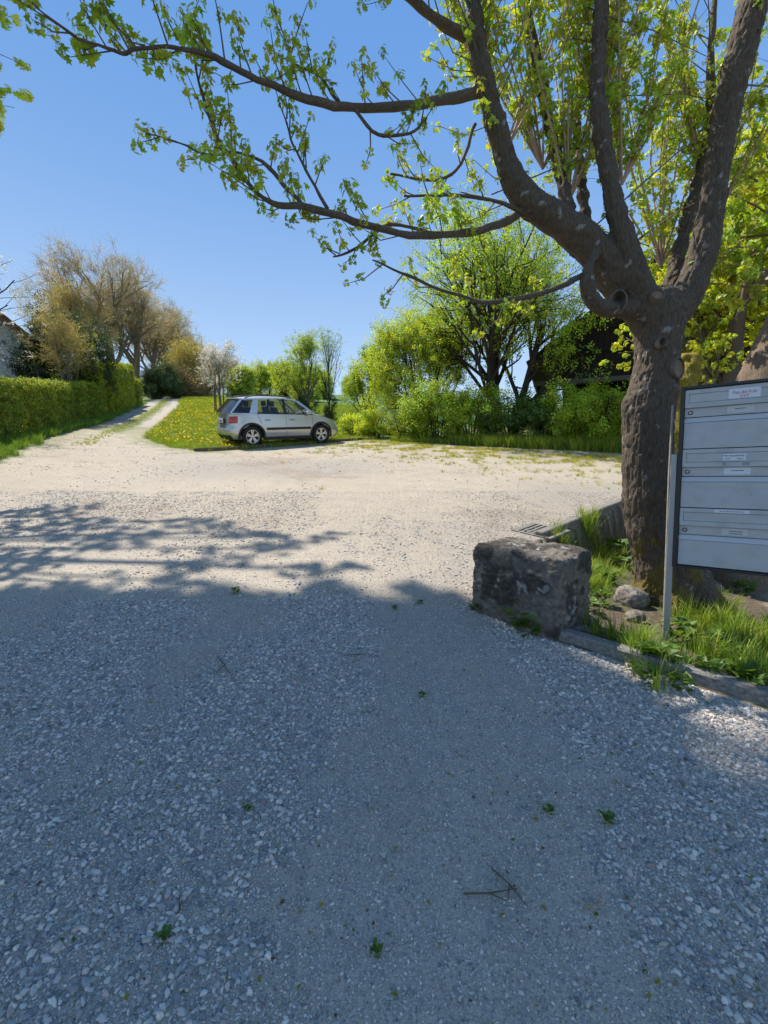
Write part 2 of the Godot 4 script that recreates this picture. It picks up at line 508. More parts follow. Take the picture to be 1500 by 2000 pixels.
func pebble(sd: int) -> ArrayMesh:
	rng.seed = sd
	var mb := Mb.new()
	var ico := []
	for k in 9:
		ico.append(Vector3(rr(-1, 1), rr(-0.55, 0.55), rr(-1, 1)).normalized())
	var top := Vector3(rr(-0.2, 0.2), 0.5 * rr(0.8, 1.1), rr(-0.2, 0.2))
	var rim := []
	var low := []
	var up := []
	var nside := 5 + sd % 2
	for k in nside:
		var a := TAU * (k + rr(-0.3, 0.3)) / nside
		var r := rr(0.75, 1.1)
		up.append(Vector3(cos(a) * r * 0.62, rr(0.32, 0.46), sin(a) * r * 0.55))
		rim.append(Vector3(cos(a) * r, rr(-0.05, 0.15), sin(a) * r * 0.8))
		low.append(Vector3(cos(a) * r * 0.7, -0.35, sin(a) * r * 0.6))
	for k in nside:
		var j := (k + 1) % nside
		mb.tri(top, up[k], up[j])
		mb.quad(up[k], rim[k], rim[j], up[j])
		mb.quad(rim[k], low[k], low[j], rim[j])
	return mb.mesh(M.pebble)
func rock(mb: Mb, half: Vector3, power: float, amp: float, seed_off: float, res := 14, tint = null) -> void:
	# a superellipsoid with noise: six sheets of res x res
	for f in 6:
		var pts := []
		var cols := []
		for r in res + 1:
			for k in res + 1:
				var a := 2.0 * k / res - 1.0
				var b := 2.0 * r / res - 1.0
				var q := Vector3.ZERO
				match f:
					0: q = Vector3(1, a, b)
					1: q = Vector3(-1, a, -b)
					2: q = Vector3(a, -1, b)
					3: q = Vector3(a, 1, -b)
					4: q = Vector3(a, b, 1)
					5: q = Vector3(-a, b, -1)
				var l := pow(pow(absf(q.x), power) + pow(absf(q.y), power) + pow(absf(q.z), power), 1.0 / power)
				q = q / l * half
				var e := q.normalized()
				var s := 60.0 / maxf(half.x, 0.15)
				q += e * amp * (nz.get_noise_3d(q.x * s + seed_off, q.y * s, q.z * s) + 0.5 * nz.get_noise_3d(q.x * s * 3.1, q.y * s * 3.1 + seed_off, q.z * s * 3.1) + 0.25 * nz.get_noise_3d(q.x * s * 8.0, q.y * s * 8.0, q.z * s * 8.0 + seed_off))
				pts.append(q)
		var start := mb.v.size()
		mb.grid(pts, res + 1, res + 1, true)
		if tint != null:
			for k in range(start, mb.v.size()): mb.c[k] = tint.call(mb.v[k])

# ---------------------------------------------------------------- growing trees
func grow(mb: Mb, p: Vector3, dir: Vector3, length: float, r: float, level: int, c: Dictionary, tips: Array) -> void:
	var segs := 6 if level == 0 else (4 if level < 3 else 2)
	var pts := [p]
	var rad := [r]
	var d := dir
	var q := p
	var taper: float = c.get("taper", 0.55)
	for k in segs:
		d = (d + rv(c.wob) * (0.5 if level == 0 else 1.0) + Vector3(0, c.up * (0.3 if level == 0 else 1.0), 0)).normalized()
		q += d * length / segs
		pts.append(q)
		rad.append(r * lerpf(1.0, taper, float(k + 1) / segs))
	var bl: Array = c.bark
	var sh := rr(0.85, 1.15)
	mb.col = Color(bl[0] * sh, bl[1] * sh, bl[2] * sh)
	mb.tube(pts, rad, [9, 6, 5, 4, 3, 3][level], level >= c.levels)
	if level >= c.levels:
		tips.append([q, d, level])
		tips.append([pts[segs / 2], d, level])
		return
	var n: int = c.n[level]
	for k in n:
		var t := lerpf(c.t0 if level == 0 else 0.25, 1.0, (k + rr(0.0, 0.9)) / n)
		var i := clampi(int(t * segs), 0, segs - 1)
		var o: Vector3 = pts[i].lerp(pts[i + 1], t * segs - i)
		var ax: Vector3 = (pts[i + 1] - pts[i]).normalized()
		var side := ax.cross(rv().normalized()).normalized()
		var ang: float = c.ang * rr(0.6, 1.3) * (1.0 - 0.35 * t)
		var nd := (ax * cos(ang) + side * sin(ang)).normalized()
		grow(mb, o, nd, length * c.shrink * rr(0.75, 1.2) * (1.15 - 0.45 * t), lerpf(r, r * taper, t) * rr(0.5, 0.68), level + 1, c, tips)
	tips.append([q, d, level])
func dress(tips: Array, inst: Copies, per: int, spread: float, s0: float, s1: float, tint: Array, droop := 0.0, keep = null) -> void:
	for t in tips:
		for k in per:
			var o: Vector3 = t[0] + rv(spread)
			if keep != null and not keep.call(o): continue
			var up: Vector3 = ((t[1] as Vector3) + rv(0.9) + Vector3(0, -droop, 0)).normalized()
			var e := up.cross(rv().normalized()).normalized()
			var s := rr(s0, s1)
			var b := rr(0.85, 1.6)
			var y := rr(0.85, 1.2)
			inst.add(o, Basis(e, up, e.cross(up)) * s, Color(tint[0] * b * y, tint[1] * b, tint[2] * b))
func tree(called: String, label: String, cat: String, base: Vector3, c: Dictionary, spray: Mesh, group := "", cbark := "smooth_bark") -> Node3D:
	rng.seed = c.seed
	var t := thing(called, label, cat, base, group)
	var mb := Mb.new()
	var tips := []
	for k in c.get("stems", 1):
		var lean: Vector3 = c.get("lean", Vector3.ZERO) + rv(c.get("splay", 0.05))
		lean.y = 0
		grow(mb, Vector3(lean.x, 0, lean.z) * 0.3 + Vector3(0, -0.15, 0), (Vector3.UP + lean).normalized(), c.h * c.get("stem", 0.5) * rr(0.9, 1.1), c.r * (1.0 if k == 0 else 0.75), 0, c, tips)
	# bring the crown to the height asked for
	var top := 0.1
	for q in tips: top = maxf(top, q[0].y)
	var f: float = c.h * 0.97 / top
	var w: float = c.get("w", f)
	for k in mb.v.size():
		mb.v[k] = Vector3(mb.v[k].x * w, mb.v[k].y * f, mb.v[k].z * w)
	for q in tips: q[0] = Vector3(q[0].x * w, q[0].y * f, q[0].z * w)
	part("trunk", mb, M[cbark], t)
	var inst := Copies.new()
	dress(tips, inst, c.per, c.spread, c.s0, c.s1, c.tint, c.get("droop", 0.0), c.get("keep"))
	var cr := inst.node("crown", spray)
	t.add_child(cr)
	return t
func shrub(called: String, label: String, cat: String, base: Vector3, size: Vector3, count: int, spray: Mesh, tint: Array, s0: float, s1: float, sd: int, group := "") -> Node3D:
	rng.seed = sd
	var t := thing(called, label, cat, base, group)
	var mb := Mb.new()
	var inst := Copies.new()
	var stems := 9
	for k in stems:
		var a := TAU * k / stems + rr(-0.3, 0.3)
		var top := Vector3(cos(a) * size.x * rr(0.2, 0.75), size.y * rr(0.6, 0.95), sin(a) * size.z * rr(0.2, 0.75))
		mb.col = Color(0.1, 0.075, 0.05)
		var foot := Vector3(cos(a), 0, sin(a)) * 0.12 * size.x - Vector3(0, 0.1, 0)
		var mid := foot.lerp(top, 0.5) + Vector3(0, size.y * 0.1, 0) + rv(0.08)
		mb.tube([foot, mid, top], [0.03, 0.02, 0.008], 5)
		for q in 4:
			var b := mid.lerp(top, rr(0, 1))
			mb.tube([b, b + (Vector3(cos(a), 0.8, sin(a)) + rv(0.8)).normalized() * size.y * rr(0.15, 0.35)], [0.01, 0.004], 4)
	part("stem", mb, M.smooth_bark, t)
	# foliage in clumps through the volume
	var clumps := []
	for k in maxi(10, count / 28):
		var e := rv().normalized() * pow(rr(0.15, 1.0), 0.4)
		clumps.append(Vector3(e.x * size.x, size.y * (0.52 + 0.48 * e.y), e.z * size.z))
	for k in count:
		var o: Vector3 = clumps[k % clumps.size()] + Vector3(rng.randfn() * 0.13 * size.x, rng.randfn() * 0.1 * size.y, rng.randfn() * 0.13 * size.z)
		if o.y < 0.02: o.y = rr(0.02, 0.2)
		var up := (Vector3(o.x / size.x, 0.7, o.z / size.z) + rv(0.8)).normalized()
		var x := up.cross(rv().normalized()).normalized()
		var b := rr(0.85, 1.6)
		var y := rr(0.85, 1.2)
		inst.add(o, Basis(x, up, x.cross(up)) * rr(s0, s1), Color(tint[0] * b * y, tint[1] * b, tint[2] * b))
	t.add_child(inst.node("foliage", spray))
	return t

# ---------------------------------------------------------------- setting
func build_ground() -> void:
	var rows := []
	var d := -40.0
	while d < 0.0:
		rows.append(d)
		d += 1.0 if d < -3.0 else 0.25
	while d < 260.0:
		rows.append(d)
		d += 0.035 + maxf(0.0, d - 1.0) * 0.0105
	var cols := []
	var u := -1.75
	while u < 1.75:
		cols.append(u)
		u += 0.0115
	var nr := rows.size()
	var nc := cols.size()
	var pos := PackedVector3Array()
	var col := PackedColorArray()
	var kind := PackedByteArray()
	for r in nr:
		var dd: float = rows[r]
		for k in nc:
			var x: float = cols[k] * (maxf(dd, 0.0) + 3.0 + maxf(0.0, -dd))
			if dd > 60.0: x *= 1.0 + (dd - 60.0) * 0.01
			pos.append(Vector3(x, gy(x, dd), -dd))
			var n1 := nz.get_noise_2d(x * 14.0 + 50.0, dd * 14.0)
			var n2 := nz.get_noise_2d(x * 90.0, dd * 90.0 + 70.0)
			var n3 := nz2.get_noise_2d(x * 9.0 + 300.0, dd * 9.0)
			var c := Color(0.07, 0.125, 0.02)
			var kd := 2
			if in_bed(x, dd):
				c = Color(0.15, 0.11, 0.07).lerp(Color(0.09, 0.12, 0.03), sm(-0.1, 0.35, n2 + n1))
				if lot_side(x, dd) > 1.6 and bed_side(x, dd) > 1.2: c = c.lerp(Color(0.34, 0.26, 0.18), sm(-0.25, 0.15, n1 + n2 * 0.5))
				kd = 1
			elif dd < 75.0:
				var g := gravel(x, dd)
				# crushed grey limestone, sandy where wheels have worn it, dry turf along the back of the yard
				var s := Color(0.475, 0.425, 0.36).lerp(Color(0.47, 0.415, 0.345), 0.75 * sm(-0.12, 0.3, n1 + 0.25 * n2) * sm(3.2, 5.0, dd))
				s = s.lerp(Color(0.33, 0.315, 0.3), 0.6 * sm(0.05, 0.45, n3 + 0.4 * n2))
				s = s.lerp(Color(0.27, 0.19, 0.13), 0.4 * sm(0.3, 0.55, n1 * 0.8 + n2 * 0.5 + n3 * 0.3) * sm(2.5, 4.0, dd))
				var turf := sm(-4.6, -0.8, x * 0.62 + dd * 0.78 - 15.2 + 1.4 * n1 + 1.4 * n2) * sm(-3.0, 0.5, x) if dd < 20.0 else 0.0
				s = s.lerp(Color(0.27, 0.24, 0.075), turf * 0.75 * sm(-0.25, 0.25, n2 + n1))
				if dd > 12.0 and dd < 20.0 and x < 0.0: s = s.lerp(Color(0.2, 0.22, 0.06), 0.5 * sm(1.0, 0.2, yard_off(x, dd) + n2))
				var gr := Color(0.13, 0.22, 0.026).lerp(Color(0.2, 0.235, 0.04), sm(-0.1, 0.4, n1 + n2))
				if dd > 24.0 and x > -9.0: gr = Color(0.09, 0.21, 0.04).lerp(Color(0.12, 0.24, 0.045), sm(-0.3, 0.4, n3))
				c = gr.lerp(s, g)
				kd = 0 if g > 0.5 and dd < 19.0 else (3 if g > 0.5 else 2)
				if kd == 2 and dd > 24.0 and x > -9.0: kd = 4
			elif x > -9.0: kd = 4
			var f := 1.0 + 0.13 * n2
			col.append(Color(c.r * f, c.g * f, c.b * f))
			kind.append(kd)
	var norm := PackedVector3Array()
	norm.resize(pos.size())
	for r in nr:
		for k in nc:
			var i := r * nc + k
			var du := pos[r * nc + mini(k + 1, nc - 1)] - pos[r * nc + maxi(k - 1, 0)]
			var dv := pos[mini(r + 1, nr - 1) * nc + k] - pos[maxi(r - 1, 0) * nc + k]
			norm[i] = du.cross(dv).normalized()
	var names := ["gravel_yard", "planting_bed", "ground", "gravel_track", "field"]
	for kd in 5:
		var mb := Mb.new()
		var remap := PackedInt32Array()
		remap.resize(pos.size())
		remap.fill(-1)
		for r in nr - 1:
			for k in nc - 1:
				var i := r * nc + k
				if kind[i] != kd: continue
				for q in [i, i + nc, i + 1, i + 1, i + nc, i + nc + 1]:
					if remap[q] < 0:
						remap[q] = mb.v.size()
						mb.col = col[q]
						mb.vert(pos[q], norm[q])
					mb.ix.append(remap[q])
		structure(part(names[kd], mb, M.gravel if kd in [0, 3] else M.earth, self))

func scatter_gravel() -> void:
	var meshes := [pebble(11), pebble(12), pebble(13), pebble(14)]
	var inst := [Copies.new(), Copies.new(), Copies.new(), Copies.new()]
	rng.seed = 77
	var bands := [[0.75, 3.4, 330000], [3.2, 7.5, 130000], [7.0, 16.5, 40000]]
	for b in bands:
		for k in b[2]:
			var d := sqrt(lerpf(b[0] * b[0], b[1] * b[1], rng.randf()))
			var x := rr(-1.0, 1.0) * (0.95 * d + 0.5)
			if in_bed(x, d): continue
			# loose stone lies in drifts beside the worn wheel tracks
			var worn := sm(-0.2, 0.3, nz.get_noise_2d(x * 26.0 + 9.0, d * 12.0) + 0.45 * sm(1.0, 0.1, absf(x - 0.45 + 0.1 * d)) + 0.25 * sm(0.7, 0.0, absf(x + 1.6 + 0.2 * d)) - 0.12 + 0.5 * nz.get_noise_2d(x * 170.0, d * 170.0 + 33.0))
			if rng.randf() < worn * 0.6: continue
			if d > 9.0 and gravel(x, d) < 0.55: continue
			if d > 8.0 and yard_off(x, d) < 0.2: continue
			var big := pow(rng.randf(), 10.0) * (1.0 - 0.7 * worn)
			var s := (0.0021 + 0.0022 * rng.randf() + 0.0105 * big) * (1.0 if d < 3.4 else (1.2 if d < 7.5 else 1.5))
			var t := rng.randf()
			var w := rr(0.27, 0.58)
			var c := Color(w, w * 0.94, w * 0.86)
			if t > 0.8: c = Color(w * 1.25, w * 1.1, w * 0.92)
			elif t > 0.76: c = Color(0.5, 0.47, 0.43)
			elif t < 0.05: c = Color(w * 1.1, w * 0.82, w * 0.7)
			elif t < 0.3 and d < 7.0: c = Color(w * 0.55, w * 0.55, w * 0.55)
			var bs := Basis.from_euler(Vector3(rr(-0.45, 0.45), rr(0, TAU), rr(-0.45, 0.45))) * Basis.from_scale(Vector3(s * rr(0.8, 1.5), s * rr(0.8, 1.5), s))
			inst[k % 4].add(Vector3(x, gy(x, d) + s * 0.18, -d), bs, c)
	for k in 4:
		var o: Node = inst[k].node(numbered("loose_gravel"), meshes[k])
		add_child(o)
		stuff(tag(o, "loose crushed grey limestone gravel scattered over the yard", "gravel", "loose gravel of the yard"))

func lay_grass() -> void:
	var low := grass_tuft(31, 22, 0.11, 0.1, 0.004, Color(0.21, 0.32, 0.036))
	var mid := grass_tuft(32, 24, 0.24, 0.1, 0.005, Color(0.19, 0.3, 0.034))
	var tall := grass_tuft(33, 26, 0.5, 0.13, 0.0065, Color(0.2, 0.31, 0.036))
	var a := Copies.new()
	rng.seed = 41
	# meadow between the track and the car
	for k in 26000:
		var d := sqrt(lerpf(13.0 * 13.0, 46.0 * 46.0, rng.randf()))
		var x := rr(-0.62, -0.02) * d
		if gravel(x, d) > 0.45 or track_off(x, d) < 0.9: continue
		var b := rr(0.8, 1.35)
		a.add(at(x, d, -0.01), Basis(Vector3.UP, rr(0, TAU)) * rr(0.8, 1.5) * (1.0 + d * 0.012), Color(b * rr(0.9, 1.35), b, b))
	var o := a.node("meadow_grass", low)
	add_child(o)
	stuff(tag(o, "short bright green meadow grass between the track and the car", "grass"))
	var y := Mb.new()
	for k in 7:
		y.col = Color(0.85, 0.55, 0.02)
		var an := k * TAU / 7
		y.tri(Vector3(0, 0.012, 0), Vector3(cos(an) * 0.03, 0.004, sin(an) * 0.03), Vector3(cos(an + 0.9) * 0.03, 0.004, sin(an + 0.9) * 0.03))
	var f := Copies.new()
	rng.seed = 42
	for k in 9000:
		var d := sqrt(lerpf(14.0 * 14.0, 40.0 * 40.0, rng.randf()))
		var x := rr(-0.55, -0.2) * d
		if gravel(x, d) > 0.3 or track_off(x, d) < 1.2: continue
		if nz.get_noise_2d(x * 40.0, d * 40.0) < rr(-0.3, 0.4): continue
		f.add(at(x, d, rr(0.1, 0.19)), Basis.from_euler(Vector3(rr(-0.5, 0.5), rr(0, 6), rr(-0.5, 0.5))) * rr(0.6, 1.25), Color(1, rr(0.85, 1.1), 1))
	o = f.node("dandelions", y.mesh(M.petal))
	add_child(o)
	stuff(tag(o, "yellow dandelion flowers dotted through the meadow grass", "flowers"))
	# verge under the hedge
	a = Copies.new()
	rng.seed = 43
	for k in 7000:
		var d := sqrt(lerpf(5.0 * 5.0, 34.0 * 34.0, rng.randf()))
		var hx := hedge_x(d)
		var x := rr(hx - 0.3, hx + 2.6)
		if gravel(x, d) > 0.4 or (d > 14.0 and track_off(x, d) > -1.0): continue
		var b := rr(0.7, 1.2)
		a.add(at(x, d, -0.01), Basis(Vector3.UP, rr(0, TAU)) * rr(0.7, 1.25), Color(b, b, b))
	# grass strip along the middle of the track
	for k in 900:
		var d := rr(13.0, 40.0)
		var t := (d - 16.3) / 14.7
		var x := lerpf(-9.9, -15.3, t) + rng.randfn() * 0.16 if d < 31.0 else lerpf(-15.3, -19.8, (d - 31.0) / 11.0) + rng.randfn() * 0.16
		a.add(at(x, d, -0.01), Basis(Vector3.UP, rr(0, TAU)) * rr(0.2, 0.4), Color(1.9, 1.3, 1.4))
	o = a.node("verge_grass", mid)
	add_child(o)
	stuff(tag(o, "dark green grass along the foot of the clipped hedge", "grass"))
	# tall grass at the back of the yard
	a = Copies.new()
	rng.seed = 44
	for k in 2600:
		var t := rng.randf()
		var e := Vector2(0.4, 17.4).lerp(Vector2(9.5, 11.9), t) + Vector2(0.52, 0.85) * (rr(-0.55, 0.9) if rng.randf() < 0.8 else rr(0.0, 3.0))
		var s := rr(0.5, 1.0) * (0.55 if t < 0.24 else 1.0)
		var b := rr(0.75, 1.3)
		a.add(at(e.x, e.y, -0.02), Basis(Vector3.UP, rr(0, TAU)) * s, Color(b * rr(0.9, 1.3), b, b))
	o = a.node("tall_grass", tall)
	add_child(o)
	stuff(tag(o, "tall rank green grass along the back edge of the yard", "grass"))
	# dry turf creeping into the yard, rough edge under the car
	a = Copies.new()
	rng.seed = 45
	for k in 9000:
		var e: Vector2
		if k % 3 == 0: e = Vector2(-6.8, 14.2).lerp(Vector2(-0.3, 18.6), rng.randf()) + Vector2(-0.66, 0.72) * rr(0.05, 2.6)
		else: e = Vector2(-0.6, 17.6).lerp(Vector2(8.0, 11.0), rng.randf()) + Vector2(-0.5, -0.85) * absf(rng.randfn()) * 2.0
		if in_bed(e.x, e.y): continue
		if k % 3 and nz.get_noise_2d(e.x * 50.0, e.y * 50.0) < 0.02: continue
		var b := rr(0.8, 1.3)
		a.add(at(e.x, e.y, -0.01), Basis(Vector3.UP, rr(0, TAU)) * rr(0.35, 0.85), Color(b * rr(1.2, 2.2), b * 1.15, b))
	o = a.node("dry_turf", low)
	add_child(o)
	stuff(tag(o, "thin dry yellowish turf creeping into the edge of the gravel", "grass"))
	# bed round the maple
	a = Copies.new()
	var h := Copies.new()
	rng.seed = 46
	for k in 4200:
		var x := rr(0.9, 6.5)
		var d := rr(1.6, 7.5)
		if not in_bed(x, d) or bed_side(x, d) < 0.12: continue
		if Vector2(x - 2.55, d - 3.95).length() < 0.4 or Vector2(x - 1.15, d - 3.2).length() < 0.55: continue
		if nz.get_noise_2d(x * 70.0, d * 70.0) < rr(-0.1, 0.3): continue
		var sp := proj(at(x, d))
		if sp.x > 1150.0 and sp.x < 1295.0 and sp.y > 1140.0 and sp.y < 1275.0 and rng.randf() < 0.88: continue
		if sp.x > 1375.0 and sp.y < 1215.0 and rng.randf() < 0.75: continue
		var b := rr(0.75, 1.35)
		if rng.randf() < 0.3 and d > 2.1: h.add(at(x, d, -0.01), Basis(Vector3.UP, rr(0, TAU)) * rr(0.2, 0.42), Color(b * rr(0.9, 1.25), b, b))
		else: a.add(at(x, d, -0.01), Basis(Vector3.UP, rr(0, TAU)) * rr(0.2, 0.55), Color(b * rr(0.9, 1.35), b, b))
	for q in [[1120, 1110, 60], [1165, 1095, 50], [1140, 1130, 50], [1150, 1150, 26], [1290, 1290, 14], [1225, 1265, 10], [1360, 1190, 45], [1410, 1230, 40], [1460, 1260, 40], [1480, 1330, 30], [1330, 1160, 30], [1400, 1290, 25], [1200, 1250, 8]]:
		var g0 := G(q[0], q[1])
		for k in q[2]:
			var x: float = g0.x + rng.randfn() * 0.11
			var d: float = -g0.z + rng.randfn() * 0.11
			var b := rr(0.75, 1.35)
			h.add(at(x, d, -0.01), Basis(Vector3.UP, rr(0, TAU)) * rr(0.22, 0.5), Color(b * rr(0.9, 1.3), b, b))
	o = a.node("bed_grass", mid)
	add_child(o)
	stuff(tag(o, "fresh green grass in the bed under the maple", "grass"))
	o = h.node("long_bed_grass", tall)
	add_child(o)
	stuff(tag(o, "long grass blades round the maple foot and letterbox post", "grass"))

func hedge_x(d: float) -> float:
	return lerpf(-10.4, -13.6, (d - 12.2) / 9.6) - 0.55
func hedge(called: String, label: String, d0: float, d1: float, height: float, thick: float, sd: int, tint: Array, spray: Mesh) -> void:
	rng.seed = sd
	var c0 := (d0 + d1) * 0.5
	var foot := at(hedge_x(c0), c0)
	var t := thing(called, label, "hedge", foot, "clipped hedge along the track")
	var mb := Mb.new()
	var len_ := Vector2(hedge_x(d1) - hedge_x(d0), d1 - d0).length()
	var e := Vector3(hedge_x(d1) - hedge_x(d0), 0, d0 - d1).normalized()
	var w := Vector3(-e.z, 0, e.x)
	mb.col = Color(0.13, 0.1, 0.07)
	# branchy heart that follows the slope
	var n := maxi(2, int(len_ / 0.8))
	for k in n:
		var d := lerpf(d0, d1, (k + 0.5) / n)
		for q in 3:
			var o := at(hedge_x(d), d, -0.1) - foot + e * rr(-0.3, 0.3) + w * rr(-0.3, 0.3)
			mb.tube([o, o + Vector3(rr(-0.1, 0.1), height * 0.5, rr(-0.1, 0.1)), o + Vector3(rr(-0.25, 0.25), height * 0.92, rr(-0.25, 0.25))], [0.04, 0.03, 0.01], 5)
	part("stem", mb, M.smooth_bark, t)
	var inst := Copies.new()
	var area := len_ * (height * 2.0 + thick) + height * thick * 2.0
	for k in int(area * 150.0):
		var s := rng.randf()
		var d := lerpf(d0, d1, s)
		var lump := 1.0 + 0.34 * nz.get_noise_2d(d * 42.0, sd * 9.0)
		var g := gy(hedge_x(d), d)
		var p := Vector3.ZERO
		var out := Vector3.ZERO
		var pick := rng.randf() * (height * 2.0 + thick * 1.2)
		var hh := height * (1.0 + 0.09 * nz.get_noise_2d(d * 60.0, 5.0))
		if pick < height * 2.0:
			var sg := 1.0 if pick < height else -1.0
			var y := rr(0.05, 1.0)
			out = w * sg
			p = w * sg * thick * 0.5 * lump * (0.93 + 0.12 * nz.get_noise_2d(d * 200.0, y * 260.0)) + Vector3(0, y * hh, 0)
		else:
			out = Vector3.UP
			p = w * rr(-0.5, 0.5) * thick * lump + Vector3(0, hh, 0)
		if rng.randf() < 0.05:
			out = e * (1.0 if rng.randf() < 0.5 else -1.0)
			d = d1 if out.dot(e) > 0.0 else d0
			p = w * rr(-0.5, 0.5) * thick + Vector3(0, rr(0.05, 1.0) * hh, 0)
		p -= out * absf(rng.randfn()) * 0.09
		var up := (out * 1.1 + Vector3(0, 0.5, 0) + rv(0.8)).normalized()
		var x := up.cross(rv().normalized()).normalized()
		var b := rr(0.85, 1.6)
		inst.add(Vector3(hedge_x(d), g, -d) - foot + p, Basis(x, up, x.cross(up)) * rr(0.6, 1.15), Color(tint[0] * b * rr(0.85, 1.25), tint[1] * b, tint[2] * b))
	t.add_child(inst.node("foliage", spray))

func build_house() -> void:
	# gable of a white house behind the hedge, seen past the end of the frame
	var o := at(-20.2, 20.5)
	var t := thing("white_house", "white rendered house with brown tiled roof and dark green shutters behind the hedge", "house", o)
	var y := -gy(-20.2, 20.5)
	var p := func(px: float, py: float, d: float) -> Vector3: return P(px, py, d) - o
	# the wall plane runs away from the camera: near corner out of frame, far corner at x = 62
	var far: Vector3 = p.call(62, 740, 22.5)
	var near := Vector3(far.x - 7.5, 0, far.z + 2.6)
	var e := (far - near)
	e.y = 0
	e = e.normalized()
	var back := Vector3(e.z, 0, -e.x) * 7.0
	if back.z > 0: back = -back
	var top: float = (p.call(62, 672, 22.5) as Vector3).y
	var low := -1.2
	var a := Vector3(near.x, 0, near.z)
	var b := Vector3(far.x, 0, far.z)
	var mid := (a + b) * 0.5
	var ridge := top + 3.4
	var mb := Mb.new()
	# pentagon gable, front and back, with side walls
	for s in 2:
		var off := back if s else Vector3.ZERO
		var q := [a + Vector3(0, low, 0) + off, b + Vector3(0, low, 0) + off, b + Vector3(0, top, 0) + off, mid + Vector3(0, ridge, 0) + off, a + Vector3(0, top, 0) + off]
		for k in [[0, 1, 2], [0, 2, 4], [4, 2, 3]]:
			if s: mb.tri(q[k[0]], q[k[1]], q[k[2]])
			else: mb.tri(q[k[0]], q[k[2]], q[k[1]])
	mb.quad(b + Vector3(0, low, 0), b + Vector3(0, top, 0), b + back + Vector3(0, top, 0), b + back + Vector3(0, low, 0))
	mb.quad(a + back + Vector3(0, low, 0), a + back + Vector3(0, top, 0), a + Vector3(0, top, 0), a + Vector3(0, low, 0))
	part("wall", mb, M.plaster, t)
	for s in 2:
		mb = Mb.new()
		var edge := (b if s else a) + Vector3(0, top, 0)
		var apex := mid + Vector3(0, ridge, 0)
		var down := (edge - apex).normalized()
		var over := back.normalized() * 0.6
		var eave := edge + down * 0.7
		var up := down.cross(over).normalized()
		if up.y < 0: up = -up
		var th := up * 0.16
		var lift := up * 0.02
		var c := [eave - over + lift, eave + back + over + lift, apex + back + over + lift, apex - over + lift]
		if s: c.reverse()
		mb.hexa([c[0], c[1], c[2], c[3], c[0] + th, c[1] + th, c[2] + th, c[3] + th])
		# tile courses
		for k in 14:
			var f0 := float(k) / 14.0
			var q0 := eave.lerp(apex, f0) + th + lift
			var q1 := eave.lerp(apex, f0 + 1.0 / 14.0) + th + lift
			var c2 := [q0 - over, q0 + back + over, q1 + back + over, q1 - over]
			if s: c2.reverse()
			var hi := up * 0.05
			var l := [hi, hi, up * 0.01, up * 0.01] if not s else [up * 0.01, up * 0.01, hi, hi]
			mb.hexa([c2[0] + up * 0.002, c2[1] + up * 0.002, c2[2] + up * 0.002, c2[3] + up * 0.002, c2[0] + l[0], c2[1] + l[1], c2[2] + l[2], c2[3] + l[3]])
		part("roof", mb, M.roof_tile, t)
	var nrm := -back.normalized()
	for w in [[27.0, 738.0], [52.0, 744.0]]:
		var c: Vector3 = p.call(w[0], w[1], 21.0)
		# drop onto the wall plane
		var k := (c - a)
		k.y = 0
		var along := k.dot(e)
		var q := a + e * along + Vector3(0, (p.call(w[0], w[1], 22.0) as Vector3).y, 0)
		var win := Node3D.new()
		win.name = "window"
		t.add_child(win, true)
		win.transform = Transform3D(Basis(e, Vector3.UP, e.cross(Vector3.UP)), q)
		var sgn := 1.0 if e.cross(Vector3.UP).dot(nrm) > 0 else -1.0
		mb = Mb.new()
		mb.bevel_box(Vector3(-0.34, -0.55, 0.0), Vector3(0.34, 0.55, 0.05 * sgn) if sgn > 0 else Vector3(0.34, 0.55, 0.05), 0.005)
		part("frame", mb, M.plaster, win)
		for s in [-1.0, 1.0]:
			mb = Mb.new()
			var z0 := 0.06 if sgn > 0 else -0.11
			var x0: float = -0.33 if s < 0 else 0.01
			mb.bevel_box(Vector3(x0, -0.53, z0), Vector3(x0 + 0.32, 0.53, z0 + 0.05), 0.006)
			for r in 8:
				mb.box(Vector3(x0 + 0.04, -0.46 + r * 0.12, z0 + (0.05 if sgn > 0 else -0.012)), Vector3(x0 + 0.28, -0.40 + r * 0.12, z0 + (0.062 if sgn > 0 else 0.0)))
			part("shutter", mb, M.shutter, win)

